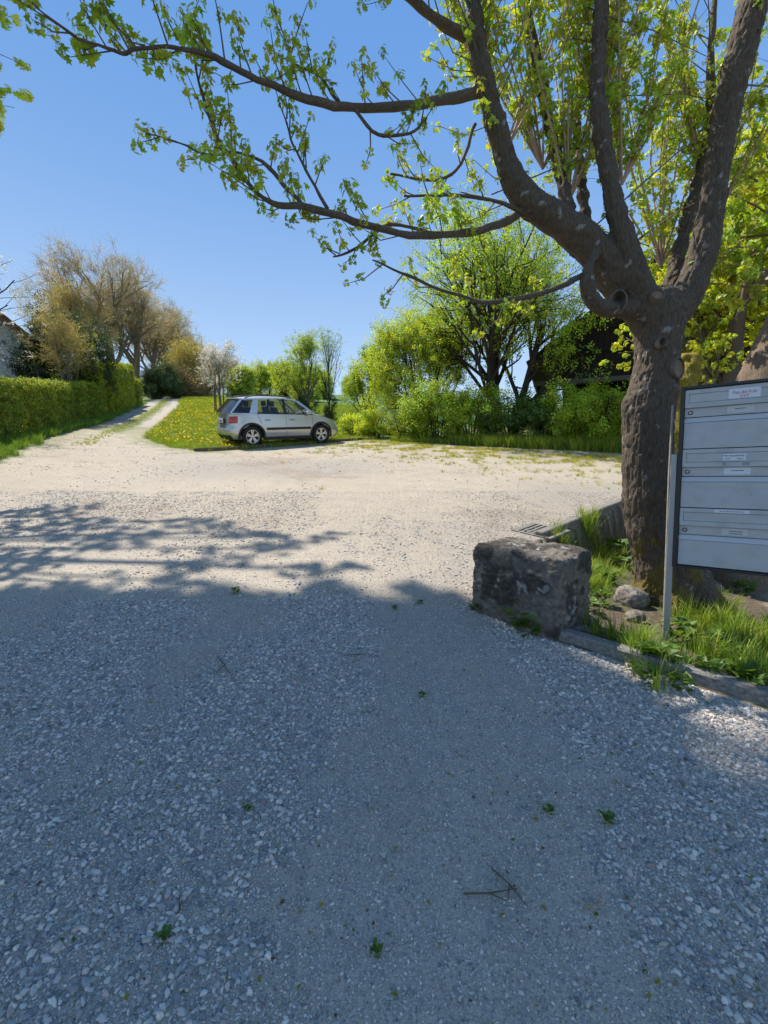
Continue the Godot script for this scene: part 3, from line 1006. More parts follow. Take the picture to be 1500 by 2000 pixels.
func build_barn() -> void:
	# dark timber barn on posts behind the trees; the gable end turned to the yard
	var d := 17.0
	var o := at(8.0, d)
	var t := thing("timber_barn", "dark weathered timber barn with tiled roof standing behind the trees", "barn", o)
	var rt := Vector3(0.93, 0, 0.37)    # along the wall, its right end nearer
	var nr := Vector3(-0.37, 0, 0.93)
	var left := P(1098, 745, 17.2) - o
	var floor_y := left.y
	var eave_y: float = (P(1040, 720, 17.6) - o).y
	var ridge_y: float = (P(1195, 535, 17.0) - o).y
	var w := 7.5
	var a := Vector3(left.x, 0, left.z)
	var mb: Mb
	# vertical boards of the gable, each a part
	var n := 38
	for k in n:
		var x0 := w * k / n
		var x1 := w * (k + 1) / n - 0.014
		var top := func(x: float) -> float: return minf(lerpf(eave_y + 0.3, ridge_y - 0.1, x / 3.2), lerpf(ridge_y - 0.1, eave_y, (x - 3.2) / 4.3) if x > 3.2 else 99.0)
		mb = Mb.new()
		var f := nr * (0.012 * (k % 3))
		var p0 := a + rt * x0 + f
		var p1 := a + rt * x1 + f
		var g := nr * 0.03
		var b0 := floor_y - 0.05
		mb.hexa([p0 + g + Vector3(0, b0, 0), p1 + g + Vector3(0, b0, 0), p1 + Vector3(0, b0, 0), p0 + Vector3(0, b0, 0),
			p0 + g + Vector3(0, top.call(x0), 0), p1 + g + Vector3(0, top.call(x1), 0), p1 + Vector3(0, top.call(x1), 0), p0 + Vector3(0, top.call(x0), 0)])
		part("board", mb, M.plank, t)
	# lining behind the boards closes the gable
	mb = Mb.new()
	var li := -nr * 0.03
	var g5 := [a + li + Vector3(0, floor_y, 0), a + rt * w + li + Vector3(0, floor_y, 0), a + rt * w + li + Vector3(0, eave_y - 0.02, 0), a + rt * 3.2 + li + Vector3(0, ridge_y - 0.12, 0), a + li + Vector3(0, eave_y + 0.28, 0)]
	for f in [[0, 1, 2], [0, 2, 4], [4, 2, 3]]: mb.tri(g5[f[0]], g5[f[2]], g5[f[1]])
	part("lining", mb, M.plank, t)
	# side wall going back, floor beam, rails, posts
	mb = Mb.new()
	var bk := -nr * 7.0
	mb.hexa([a + Vector3(0, floor_y, 0), a + rt * 0.08 + Vector3(0, floor_y, 0), a + rt * 0.08 + bk + Vector3(0, floor_y, 0), a + bk + Vector3(0, floor_y, 0),
		a + Vector3(0, eave_y, 0), a + rt * 0.08 + Vector3(0, eave_y, 0), a + rt * 0.08 + bk + Vector3(0, eave_y, 0), a + bk + Vector3(0, eave_y, 0)])
	part("side_wall", mb, M.plank, t)
	mb = Mb.new()
	mb.hexa([a + bk + Vector3(0, floor_y, 0), a + rt * w + bk + Vector3(0, floor_y, 0), a + rt * w + bk * 1.02 + Vector3(0, floor_y, 0), a + bk * 1.02 + Vector3(0, floor_y, 0),
		a + bk + Vector3(0, ridge_y - 1.5, 0), a + rt * w + bk + Vector3(0, ridge_y - 1.5, 0), a + rt * w + bk * 1.02 + Vector3(0, ridge_y - 1.5, 0), a + bk * 1.02 + Vector3(0, ridge_y - 1.5, 0)])
	part("back_wall", mb, M.plank, t)
	for r in [[floor_y - 0.16, 0.16, -1.0, 0.22], [floor_y + 1.75, 0.07, 0.0, 0.07], [floor_y + 0.95, 0.05, 0.0, 0.07]]:
		mb = Mb.new()
		var p0: Vector3 = a + rt * r[2] + nr * 0.07
		var p1 := a + rt * w + nr * 0.07
		var g: Vector3 = nr * r[3]
		var y0 := Vector3(0, r[0], 0)
		var y1 := Vector3(0, r[0] + r[1], 0)
		mb.hexa([p0 + g + y0, p1 + g + y0, p1 + y0, p0 + y0, p0 + g + y1, p1 + g + y1, p1 + y1, p0 + y1])
		part("beam", mb, M.old_beam if r[1] > 0.1 else M.plank, t)
	for x in [-0.9, 0.3, 2.4, 4.8, 7.3]:
		for z in [0.0, 5.5]:
			mb = Mb.new()
			var q: Vector3 = a + rt * x - nr * z
			var gg := gy(o.x + q.x, -(o.z + q.z)) - o.y - 0.3
			mb.hexa([q + nr * 0.15 + Vector3(0, gg, 0), q + nr * 0.15 + rt * 0.15 + Vector3(0, gg, 0), q + rt * 0.15 + Vector3(0, gg, 0), q + Vector3(0, gg, 0),
				q + nr * 0.15 + Vector3(0, floor_y - 0.17, 0), q + nr * 0.15 + rt * 0.15 + Vector3(0, floor_y - 0.17, 0), q + rt * 0.15 + Vector3(0, floor_y - 0.17, 0), q + Vector3(0, floor_y - 0.17, 0)])
			part("post", mb, M.plank, t)
	# lower boarding set back under the floor, right of the open bay
	for k in 30:
		mb = Mb.new()
		var q := a + rt * (1.3 + k * 0.2) - nr * 0.6
		mb.hexa([q + nr * 0.03 + Vector3(0, -1.5, 0), q + nr * 0.03 + rt * 0.18 + Vector3(0, -1.5, 0), q + rt * 0.18 + Vector3(0, -1.5, 0), q + Vector3(0, -1.5, 0),
			q + nr * 0.03 + Vector3(0, floor_y - 0.2, 0), q + nr * 0.03 + rt * 0.18 + Vector3(0, floor_y - 0.2, 0), q + rt * 0.18 + Vector3(0, floor_y - 0.2, 0), q + Vector3(0, floor_y - 0.2, 0)])
		part("board", mb, M.plank, t)
	# roof: two slopes with tile courses
	for s in 2:
		mb = Mb.new()
		var apex := a + rt * 3.2 + Vector3(0, ridge_y, 0)
		var eave := (a - rt * 1.15 + Vector3(0, eave_y - 0.05, 0)) if s == 0 else (a + rt * (w + 0.6) + Vector3(0, eave_y, 0))
		var f := nr * 0.85
		var b := -nr * 7.4
		var along := (apex - eave).normalized()
		var up := along.cross(nr)
		if up.y < 0: up = -up
		var c := [eave + f, eave + b, apex + b, apex + f]
		if s == 0: c.reverse()
		mb.hexa([c[0], c[1], c[2], c[3], c[0] + up * 0.1, c[1] + up * 0.1, c[2] + up * 0.1, c[3] + up * 0.1])
		part("roof_deck", mb, M.plank, t)
		mb = Mb.new()
		for k in 16:
			var q0 := eave.lerp(apex, k / 16.0) + up * 0.102
			var q1 := eave.lerp(apex, (k + 1) / 16.0) + up * 0.102
			var cc := [q0 + f, q0 + b, q1 + b, q1 + f]
			var hh := [up * 0.06, up * 0.06, up * 0.015, up * 0.015]
			if s == 0:
				cc.reverse()
				hh.reverse()
			mb.hexa([cc[0], cc[1], cc[2], cc[3], cc[0] + hh[0], cc[1] + hh[1], cc[2] + hh[2], cc[3] + hh[3]])
		part("tile_course", mb, M.roof_tile, t)

# ---------------------------------------------------------------- the parked car (x forward, y up, z to its right side)
func belt(x: float) -> float:
	if x > 1.02: return lerpf(0.985, 0.74, pow(clampf((x - 1.02) / 1.0, 0, 1), 1.55))
	return lerpf(1.04, 0.985, clampf((x + 1.9) / 2.9, 0, 1))
func ends(y: float) -> Vector2:   # tail and nose of the body at that height
	var tail := -2.06
	if y > 0.62: tail = lerpf(-2.0, -1.93, clampf((y - 0.62) / 0.42, 0, 1))
	elif y > 0.56: tail = lerpf(-2.06, -2.0, (y - 0.56) / 0.06)
	elif y < 0.4: tail = lerpf(-1.94, -2.06, clampf((y - 0.24) / 0.16, 0, 1))
	var nose := 2.07
	if y > 0.5: nose = lerpf(2.07, 1.93, clampf((y - 0.5) / 0.26, 0, 1))
	elif y < 0.36: nose = lerpf(1.96, 2.07, clampf((y - 0.24) / 0.12, 0, 1))
	return Vector2(tail, nose)
func flank(y: float) -> float:   # half width at that height
	if y < 0.5: return lerpf(0.82, 0.868, clampf((y - 0.24) / 0.26, 0, 1))
	return lerpf(0.868, 0.80, pow(clampf((y - 0.5) / 0.54, 0, 1), 1.7))
func body_point(th: float, y: float) -> Vector3:
	var e := ends(y)
	var s := sin(th)
	var c := cos(th)
	var p := 2.0 / 5.2
	var xx := signf(s) * pow(absf(s), p)
	var mid := (e.x + e.y) * 0.5
	return Vector3(mid + xx * (e.y - e.x) * 0.5, y, flank(y) * pow(maxf(c, 0.0), p))
const AXF := 1.2
const AXR := -1.3
func arch_y(x: float, r: float) -> float:
	var y := 0.24
	for a in [AXF, AXR]:
		if absf(x - a) < r: y = maxf(y, 0.33 + sqrt(r * r - (x - a) * (x - a)))
	return y
func cabin_z(x: float, y: float) -> float:
	var f := clampf((y - 1.0) / 0.52, 0, 1)
	var z := lerpf(0.795, 0.60, pow(f, 1.15))
	z -= 0.05 * pow(clampf((-x - 0.7) / 1.2, 0, 1), 2.0)
	z -= 0.03 * pow(clampf((x - 0.2) / 0.9, 0, 1), 2.0)
	return z
func side_pt(x: float, y: float, s: float, off := 0.0) -> Vector3: return Vector3(x, y, (cabin_z(x, y) + off) * s)
func strip(mb: Mb, lo: Array, hi: Array, s: float, off: float) -> void:   # band on the cabin's side between two lists of (x, y)
	var n := 8
	var pts := []
	var pick := func(l: Array, t: float) -> Vector2:
		var f := t * (l.size() - 1)
		var i := mini(int(f), l.size() - 2)
		return (l[i] as Vector2).lerp(l[i + 1], f - i)
	for r in 5:
		for k in n + 1:
			var a: Vector2 = pick.call(lo, float(k) / n)
			var b: Vector2 = pick.call(hi, float(k) / n)
			var q := a.lerp(b, r / 4.0)
			pts.append(side_pt(q.x, q.y, s, off))
	# rows go up, columns forward: outward on the right side needs flip
	mb.grid(pts, 5, n + 1, s > 0.0)
func wheel(parent: Node3D, x: float, s: float) -> void:
	var w := Node3D.new()
	w.name = "wheel"
	parent.add_child(w, true)
	w.position = Vector3(x, 0.33, 0.755 * s)
	var xf := Transform3D(Basis(Vector3(1, 0, 0), Vector3(0, 0, s), Vector3(0, -s, 0)), Vector3.ZERO)   # lathe axis along z, out
	var mb := Mb.new()
	mb.lathe([Vector2(0.215, -0.095), Vector2(0.29, -0.1), Vector2(0.32, -0.08), Vector2(0.33, -0.04), Vector2(0.33, 0.04), Vector2(0.32, 0.08), Vector2(0.285, 0.1), Vector2(0.215, 0.085)], 40, xf)
	for k in 48:   # tread lugs
		var a := TAU * k / 48
		var c := Vector3(cos(a), sin(a), 0)
		var tg := Vector3(-sin(a), cos(a), 0)
		for q in [-1.0, 1.0]:
			var o := c * 0.326 + Vector3(0, 0, 0.045 * q)
			mb.hexa([o - tg * 0.012 + Vector3(0, 0, 0.03), o + tg * 0.012 + Vector3(0, 0, 0.03), o + tg * 0.012 - Vector3(0, 0, 0.03), o - tg * 0.012 - Vector3(0, 0, 0.03),
				o - tg * 0.012 + c * 0.01 + Vector3(0, 0, 0.03), o + tg * 0.012 + c * 0.01 + Vector3(0, 0, 0.03), o + tg * 0.012 + c * 0.01 - Vector3(0, 0, 0.03), o - tg * 0.012 + c * 0.01 - Vector3(0, 0, 0.03)])
	part("tyre", mb, M.tyre, w)
	mb = Mb.new()
	mb.lathe([Vector2(0.19, 0.05), Vector2(0.205, 0.088), Vector2(0.218, 0.09), Vector2(0.222, 0.07), Vector2(0.222, -0.08)], 40, xf)
	for k in 5:
		var a := TAU * k / 5 + 0.3
		for b in [-0.17, 0.17]:   # split spokes
			var c := Vector3(cos(a + b * 0.5), sin(a + b * 0.5), 0)
			var c2 := Vector3(cos(a + b), sin(a + b), 0)
			var tg := Vector3(-c.y, c.x, 0)
			var z0 := 0.05 * s
			var z1 := 0.072 * s
			var p0 := c * 0.04
			var p1 := c2 * 0.2
			var q := [p0 - tg * 0.022 + Vector3(0, 0, z0), p0 + tg * 0.022 + Vector3(0, 0, z0), p1 + tg * 0.024 + Vector3(0, 0, z0), p1 - tg * 0.024 + Vector3(0, 0, z0)]
			var f := [p0 - tg * 0.02 + Vector3(0, 0, z1), p0 + tg * 0.02 + Vector3(0, 0, z1), p1 + tg * 0.02 + Vector3(0, 0, z1 + 0.012 * s), p1 - tg * 0.02 + Vector3(0, 0, z1 + 0.012 * s)]
			var o: Vector3 = (q[0] + f[2]) * 0.5
			mb.out_quad(o, f[0], f[1], f[2], f[3])
			for j in 4: mb.out_quad(o, q[j], q[(j + 1) % 4], f[(j + 1) % 4], f[j])
	mb.lathe([Vector2(0.052, 0.045), Vector2(0.05, 0.078), Vector2(0.03, 0.084), Vector2(0.0, 0.085)], 20, xf)
	part("rim", mb, M.alloy, w)
	mb = Mb.new()
	mb.lathe([Vector2(0.15, 0.0), Vector2(0.15, 0.02), Vector2(0.0, 0.021)], 28, xf)
	mb.lathe([Vector2(0.218, -0.07), Vector2(0.0, -0.069)], 28, xf)
	part("brake_disc", mb, M.dark_metal, w)
func build_car() -> void:
	var rear := G(493, 873)          # where the near rear wheel stands
	var az := deg_to_rad(54.0)
	var fwd := Vector3(sin(az), 0, -cos(az))
	var right := Vector3(cos(az), 0, sin(az))
	var c2 := rear + fwd * 2.5
	var far_r := rear - right * 1.5
	var g0 := rear.y
	fwd = (at(c2.x, -c2.z) - rear).normalized()
	right = (rear - at(far_r.x, -far_r.z)).normalized()
	var up := right.cross(fwd).normalized()
	right = fwd.cross(up)
	var base := rear - fwd * AXR - right * 0.755
	var t := thing("parked_car", "silver five-door compact crossover car parked on the grass behind the low kerb", "car", base)
	t.basis = Basis(fwd, up, right)
	t.position += up * 0.012
	var mb := Mb.new()
	# lower body: a wall round the car whose foot follows the wheel arches
	var n := 150
	var rows := 12
	for s in [1.0, -1.0]:
		var pts := []
		for r in rows + 1:
			for k in n + 1:
				var th := lerpf(-PI / 2, PI / 2, float(k) / n)
				th = th + 0.0
				var q := body_point(th, 0.5)
				var y0 := arch_y(q.x, 0.385) if q.z > 0.6 else 0.24
				var y1 := belt(clampf(q.x, -1.93, 2.0))
				var y := lerpf(y0, y1, float(r) / rows)
				var b := body_point(th, y)
				pts.append(Vector3(b.x, b.y, b.z * s))
		mb.grid(pts, rows + 1, n + 1, s > 0.0)
	# bonnet from the sides to the middle
	var hood := []
	var hn := 16
	for k in hn + 1:
		var th := lerpf(0.6, PI / 2, pow(float(k) / hn, 0.8))
		# angle whose x runs from the windscreen foot to the nose
		var x := lerpf(0.98, 1.985, float(k) / hn)
		var y := belt(x)
		var e := ends(y)
		var mid := (e.x + e.y) * 0.5
		var sx := clampf((x - mid) / ((e.y - e.x) * 0.5), -1, 1)
		var wz := flank(y) * pow(maxf(0.0, 1.0 - pow(absf(sx), 5.2)), 1.0 / 5.2)
		for j in 9:
			var f := j / 4.0 - 1.0
			hood.append(Vector3(x + (1.0 - f * f) * 0.03, y + 0.055 * (1.0 - pow(absf(f), 2.4)) * (1.0 - 0.5 * float(k) / hn), wz * f))
	mb.grid(hood, hn + 1, 9, true)
	# shoulder shelf that closes the body under the rear window
	mb.quad(Vector3(-1.93, 1.04, -0.72), Vector3(-1.93, 1.04, 0.72), Vector3(-1.6, 1.035, 0.79), Vector3(-1.6, 1.035, -0.79))
	part("body", mb, M.paint, t)
	# cabin pillars and roof
	mb = Mb.new()
	var V := func(x: float, y: float) -> Vector2: return Vector2(x, y)
	for s in [1.0, -1.0]:
		strip(mb, [V.call(-1.93, 1.035), V.call(1.04, 0.98)], [V.call(-1.90, 1.075), V.call(0.98, 1.02)], s, 0.0)              # waist
		strip(mb, [V.call(-1.5, 1.475), V.call(-1.2, 1.495), V.call(-0.3, 1.515), V.call(0.18, 1.49), V.call(0.36, 1.43)], [V.call(-1.54, 1.515), V.call(-1.2, 1.54), V.call(-0.3, 1.56), V.call(0.2, 1.535), V.call(0.46, 1.44)], s, 0.0)   # cant rail
		strip(mb, [V.call(0.92, 1.02), V.call(0.36, 1.43)], [V.call(1.06, 1.0), V.call(0.47, 1.44)], s, 0.0)                     # windscreen pillar
		strip(mb, [V.call(-1.34, 1.07), V.call(-1.14, 1.49)], [V.call(-1.08, 1.065), V.call(-0.98, 1.495)], s, 0.0)                # pillar behind the rear door
		strip(mb, [V.call(-1.96, 1.07), V.call(-1.57, 1.5)], [V.call(-1.89, 1.07), V.call(-1.5, 1.48)], s, 0.0)
	var roof := []
	for k in 15:
		var x := lerpf(-1.55, 0.44, k / 14.0)
		var ye := 1.51 + 0.05 * sin(PI * clampf((x + 1.6) / 2.25, 0, 1)) - 0.10 * pow(clampf((x - 0.12) / 0.32, 0, 1), 1.6)
		for j in 9:
			var f := j / 4.0 - 1.0
			roof.append(Vector3(x, ye + 0.035 * (1.0 - f * f), (cabin_z(x, 1.52) + 0.004) * f))
	mb.grid(roof, 15, 9, true)
	part("roof", mb, M.paint, t)
	# hatch frame with spoiler lip
	mb = Mb.new()
	mb.bevel_box(Vector3(-1.66, 1.492, -0.55), Vector3(-1.48, 1.528, 0.55), 0.012)
	part("roof_spoiler", mb, M.paint, t)
	# glass
	for s in [1.0, -1.0]:
		mb = Mb.new()
		strip(mb, [V.call(-0.08, 1.015), V.call(0.62, 1.015)], [V.call(-0.08, 1.505), V.call(0.27, 1.455)], s, -0.012)
		strip(mb, [V.call(0.62, 1.015), V.call(0.93, 1.012)], [V.call(0.27, 1.455), V.call(0.36, 1.435)], s, -0.012)
		part("front_side_window", mb, M.car_glass, t)
		mb = Mb.new()
		strip(mb, [V.call(-1.07, 1.06), V.call(-0.16, 1.03)], [V.call(-0.98, 1.49), V.call(-0.16, 1.51)], s, -0.012)
		part("rear_side_window", mb, M.car_glass, t)
		mb = Mb.new()
		strip(mb, [V.call(-1.89, 1.075), V.call(-1.35, 1.07)], [V.call(-1.51, 1.475), V.call(-1.15, 1.49)], s, -0.006)
		part("quarter_window", mb, M.tinted_glass, t)
		mb = Mb.new()
		strip(mb, [V.call(-0.17, 1.02), V.call(-0.07, 1.02)], [V.call(-0.17, 1.52), V.call(-0.07, 1.52)], s, 0.002)
		strip(mb, [V.call(0.56, 1.02), V.call(0.61, 1.02)], [V.call(0.29, 1.44), V.call(0.32, 1.44)], s, 0.002)
		strip(mb, [V.call(-1.1, 1.045), V.call(0.93, 1.0)], [V.call(-1.08, 1.068), V.call(0.9, 1.022)], s, 0.006)
		part("window_trim", mb, M.trim, t)
	mb = Mb.new()
	var sc := []
	for r in 7:
		for j in 9:
			var f := j / 4.0 - 1.0
			var y := lerpf(0.99, 1.475, r / 6.0)
			var x := lerpf(1.06, 0.44, r / 6.0) + 0.14 * (1.0 - f * f) * (1.0 - r / 9.0)
			sc.append(Vector3(x, y, cabin_z(x, y) * f * 0.985))
	mb.grid(sc, 7, 9, false)
	part("windscreen", mb, M.car_glass, t)
	mb = Mb.new()
	sc = []
	for r in 6:
		for j in 9:
			var f := j / 4.0 - 1.0
			var y := lerpf(1.06, 1.49, r / 5.0)
			var x := lerpf(-1.955, -1.57, r / 5.0) - 0.05 * (1.0 - f * f)
			sc.append(Vector3(x, y, (cabin_z(x, y) - 0.02) * f))
	mb.grid(sc, 6, 9, true)
	part("rear_window", mb, M.tinted_glass, t)
	mb = Mb.new()
	mb.tube([Vector3(-1.965, 1.07, -0.1), Vector3(-1.93, 1.12, 0.25), Vector3(-1.9, 1.13, 0.45)], [0.012, 0.009, 0.006], 5)
	part("rear_wiper", mb, M.trim, t)
	# dark inside: floor pan, wheel wells, dashboard
	mb = Mb.new()
	mb.box(Vector3(-1.85, 0.26, -0.62), Vector3(1.75, 0.36, 0.62))
	for s in [1.0, -1.0]:
		for ax in [AXF, AXR]:
			var xf := Transform3D(Basis(Vector3(1, 0, 0), Vector3(0, 0, s), Vector3(0, -s, 0)), Vector3(ax, 0.33, 0.6 * s))
			mb.lathe([Vector2(0.0, -0.02), Vector2(0.39, -0.02), Vector2(0.39, 0.225)], 24, xf, PI, TAU) if s > 0.0 else mb.lathe([Vector2(0.0, -0.02), Vector2(0.39, -0.02), Vector2(0.39, 0.225)], 24, xf, 0.0, PI)
	part("underbody", mb, M.trim, t)
	mb = Mb.new()
	mb.bevel_box(Vector3(0.55, 0.75, -0.7), Vector3(1.02, 0.99, 0.7), 0.04)
	mb.bevel_box(Vector3(-1.8, 0.5, -0.7), Vector3(0.6, 0.58, 0.7), 0.01)
	part("dashboard", mb, M.seat_cloth, t)
	mb = Mb.new()
	var ring := []
	for k in 25:
		var a := TAU * k / 24
		ring.append(Vector3(0.42 + 0.07 * sin(a), 1.02 + 0.17 * sin(a), -0.36 + 0.19 * cos(a)))
	var rr_ := []
	rr_.resize(25)
	rr_.fill(0.014)
	mb.tube(ring, rr_, 6, false)
	part("steering_wheel", mb, M.trim, t)
	for sx in [[0.0, 0.36], [0.0, -0.36], [-0.88, 0.36], [-0.88, -0.36]]:
		var seat := Node3D.new()
		seat.name = "seat"
		t.add_child(seat, true)
		seat.position = Vector3(sx[0], 0.58, sx[1])
		mb = Mb.new()
		mb.bevel_box(Vector3(-0.22, 0.0, -0.24), Vector3(0.3, 0.17, 0.24), 0.05)
		mb.hexa([Vector3(-0.3, 0.12, 0.24), Vector3(-0.16, 0.12, 0.24), Vector3(-0.16, 0.12, -0.24), Vector3(-0.3, 0.12, -0.24),
			Vector3(-0.42, 0.66, 0.2), Vector3(-0.32, 0.66, 0.2), Vector3(-0.32, 0.66, -0.2), Vector3(-0.42, 0.66, -0.2)])
		part("backrest", mb, M.seat_cloth, seat)
		mb = Mb.new()
		mb.bevel_box(Vector3(-0.47, 0.68, -0.13), Vector3(-0.36, 0.86, 0.13), 0.035)
		part("headrest", mb, M.seat_cloth, seat)
	# black cladding: arches, sills, bumpers, side strips
	for s in [1.0, -1.0]:
		for ax in [AXF, AXR]:
			mb = Mb.new()
			var pts := []
			for r in 4:
				for k in 33:
					var a := lerpf(-0.28, PI + 0.28, k / 32.0)
					var rad: float = [0.37, 0.38, 0.435, 0.445][r]
					var x: float = ax + cos(a) * rad
					var y := maxf(0.33 + sin(a) * rad, 0.22)
					var q := body_point(asin(signf(x) * pow(clampf(absf(x) / 2.06, 0, 1), 2.6)), clampf(y, 0.24, 0.9))
					pts.append(Vector3(x, y, (q.z + [-0.03, 0.022, 0.022, -0.004][r]) * s))
			mb.grid(pts, 4, 33, s < 0.0)
			part("arch_cladding", mb, M.trim, t)
		mb = Mb.new()
		mb.bevel_box(Vector3(-0.93, 0.2, 0.80 * s - 0.03), Vector3(0.83, 0.305, 0.80 * s + 0.055) if s > 0 else Vector3(0.83, 0.305, 0.80 * s + 0.03), 0.015)
		if s < 0: pass
		part("sill_cladding", mb, M.trim, t)
		for d in [[-0.82, -0.13], [-0.11, 0.78]]:
			mb = Mb.new()
			var z: float = 0.868 * s
			mb.bevel_box(Vector3(d[0], 0.525, minf(z - 0.01 * s, z + 0.024 * s)), Vector3(d[1], 0.605, maxf(z - 0.01 * s, z + 0.024 * s)), 0.008)
			part("side_moulding", mb, M.trim, t)
		for x in [-0.86, 0.0]:
			mb = Mb.new()
			var z: float = flank(0.86) * s
			mb.bevel_box(Vector3(x, 0.845, minf(z, z + 0.035 * s)), Vector3(x + 0.19, 0.875, maxf(z, z + 0.035 * s)), 0.012)
			part("door_handle", mb, M.paint, t)
			mb = Mb.new()
			mb.bevel_box(Vector3(x + 0.01, 0.83, minf(z - 0.01 * s, z + 0.012 * s)), Vector3(x + 0.18, 0.85, maxf(z - 0.01 * s, z + 0.012 * s)), 0.004)
			part("handle_recess", mb, M.trim, t)
		# shut lines as narrow dark joints proud of nothing: thin trim let into the flank
		mb = Mb.new()
		for x in [-0.12, 0.86]:
			for k in 8:
				var y0 := lerpf(0.31, 0.99, k / 8.0)
				var y1 := lerpf(0.31, 0.99, (k + 1) / 8.0)
				mb.out_quad(Vector3.ZERO, Vector3(x - 0.005, y0, (flank(y0) + 0.0015) * s), Vector3(x + 0.005, y0, (flank(y0) + 0.0015) * s), Vector3(x + 0.005, y1, (flank(y1) + 0.0015) * s), Vector3(x - 0.005, y1, (flank(y1) + 0.0015) * s))
		for k in 8:
			var y0 := lerpf(0.72, 1.03, k / 8.0)
			var y1 := lerpf(0.72, 1.03, (k + 1) / 8.0)
			var x0 := lerpf(-0.98, -1.09, k / 8.0)
			var x1 := lerpf(-0.98, -1.09, (k + 1) / 8.0)
			mb.out_quad(Vector3.ZERO, Vector3(x0 - 0.005, y0, (flank(y0) + 0.0015) * s), Vector3(x0 + 0.005, y0, (flank(y0) + 0.0015) * s), Vector3(x1 + 0.005, y1, (flank(y1) + 0.0015) * s), Vector3(x1 - 0.005, y1, (flank(y1) + 0.0015) * s))
		part("door_joint", mb, M.trim, t)
		# mirror
		mb = Mb.new()
		var mz: float = 0.80 * s
		mb.bevel_box(Vector3(0.6, 1.0, minf(mz, mz + 0.2 * s) + (0.05 if s > 0 else -0.0)), Vector3(0.71, 1.13, maxf(mz, mz + 0.2 * s) - (0.05 if s < 0 else 0.0)), 0.03)
		var mo := part("mirror", mb, M.paint, t)
		mb = Mb.new()
		mb.bevel_box(Vector3(0.63, 0.985, minf(mz - 0.04 * s, mz + 0.1 * s)), Vector3(0.68, 1.03, maxf(mz - 0.04 * s, mz + 0.1 * s)), 0.008)
		part("mirror_arm", mb, M.trim, mo)
		# lamps
		mb = Mb.new()
		var pts2 := []
		for r in 4:
			for k in 9:
				var th := lerpf(-1.28, -0.78, k / 8.0)
				var y := lerpf(0.75, 0.95, r / 3.0) + 0.025 * k / 8.0 * (r / 3.0)
				var q := body_point(th, y)
				var e := Vector3(q.x, 0, q.z * 1.2).normalized() * (0.014 if k > 0 and k < 8 and r > 0 and r < 3 else 0.004)
				pts2.append(Vector3(q.x + e.x, y, (q.z + e.z) * s))
		mb.grid(pts2, 4, 9, s > 0.0)
		var tl := part("tail_lamp", mb, M.red_lens, t)
		mb = Mb.new()
		pts2 = []
		for r in 3:
			for k in 5:
				var th := lerpf(-1.24, -1.02, k / 4.0)
				var y := lerpf(0.80, 0.85, r / 2.0)
				var q := body_point(th, y)
				var e := Vector3(q.x, 0, q.z * 1.2).normalized() * 0.022
				pts2.append(Vector3(q.x + e.x, y, (q.z + e.z) * s))
		mb.grid(pts2, 3, 5, s > 0.0)
		part("indicator_lens", mb, M.amber_lens, tl)
		mb = Mb.new()
		pts2 = []
		for r in 4:
			for k in 9:
				var th := lerpf(0.86, 1.33, k / 8.0)
				var q0 := body_point(th, 0.7)
				var y := lerpf(0.60, minf(belt(q0.x) - 0.015, 0.80), r / 3.0)
				var q := body_point(th, y)
				var e := Vector3(q.x, 0, q.z * 1.2).normalized() * 0.008
				pts2.append(Vector3(q.x + e.x, y, (q.z + e.z) * s))
		mb.grid(pts2, 4, 9, s > 0.0)
		part("headlamp", mb, M.clear_lens, t)
		# roof rail
		mb = Mb.new()
		var rl := []
		var ra := []
		for k in 13:
			var x := lerpf(-1.4, 0.18, k / 12.0)
			var f := k / 12.0
			var lift := 0.055 * sm(0.0, 0.12, f) * sm(1.0, 0.88, f)
			rl.append(Vector3(x, 1.53 + 0.035 * sin(PI * f) + lift, (cabin_z(x, 1.53) - 0.035) * s))
			ra.append(0.019)
		mb.tube(rl, ra, 8)
		part("roof_rail", mb, M.trim, t)
		for ax in [AXF, AXR]: wheel(t, ax, s)
	# bumper cladding front and rear, grille, plate
	for e in [[-1, 0.24, 0.37, -1.57, -1.08], [1, 0.24, 0.4, 1.12, 1.57]]:
		for s in [1.0, -1.0]:
			mb = Mb.new()
			var pts := []
			for r in 4:
				for k in 17:
					var th: float = lerpf(e[3], e[4], k / 16.0) if e[0] > 0 else lerpf(e[3], e[4], k / 16.0)
					var y := lerpf(e[1] - 0.03, e[2], r / 3.0)
					var q := body_point(th, maxf(y, 0.24))
					var f := Vector3(q.x, 0, q.z).normalized() * (0.012 if r in [1, 2] else 0.004)
					pts.append(Vector3(q.x + f.x, y, (q.z + f.z) * s))
			mb.grid(pts, 4, 17, s > 0.0)
			part("bumper_cladding", mb, M.trim, t)
	mb = Mb.new()
	mb.bevel_box(Vector3(2.0, 0.5, -0.42), Vector3(2.075, 0.66, 0.42), 0.015)
	part("grille", mb, M.trim, t)
	mb = Mb.new()
	mb.bevel_box(Vector3(-2.035, 0.72, -0.3), Vector3(-1.98, 0.9, 0.3), 0.015)
	part("plate_recess", mb, M.dark_metal, t)
	mb = Mb.new()
	mb.bevel_box(Vector3(-2.052, 0.745, -0.25), Vector3(-2.03, 0.865, 0.25), 0.004)
	var plate := part("number_plate", mb, M.plate_white, t)
	mb = Mb.new()
	for k in 7:
		if k == 2: continue
		mb.box(Vector3(-2.0545, 0.775, -0.2 + k * 0.058), Vector3(-2.0515, 0.835, -0.165 + k * 0.058))
	part("plate_marks", mb, M.ink, plate)

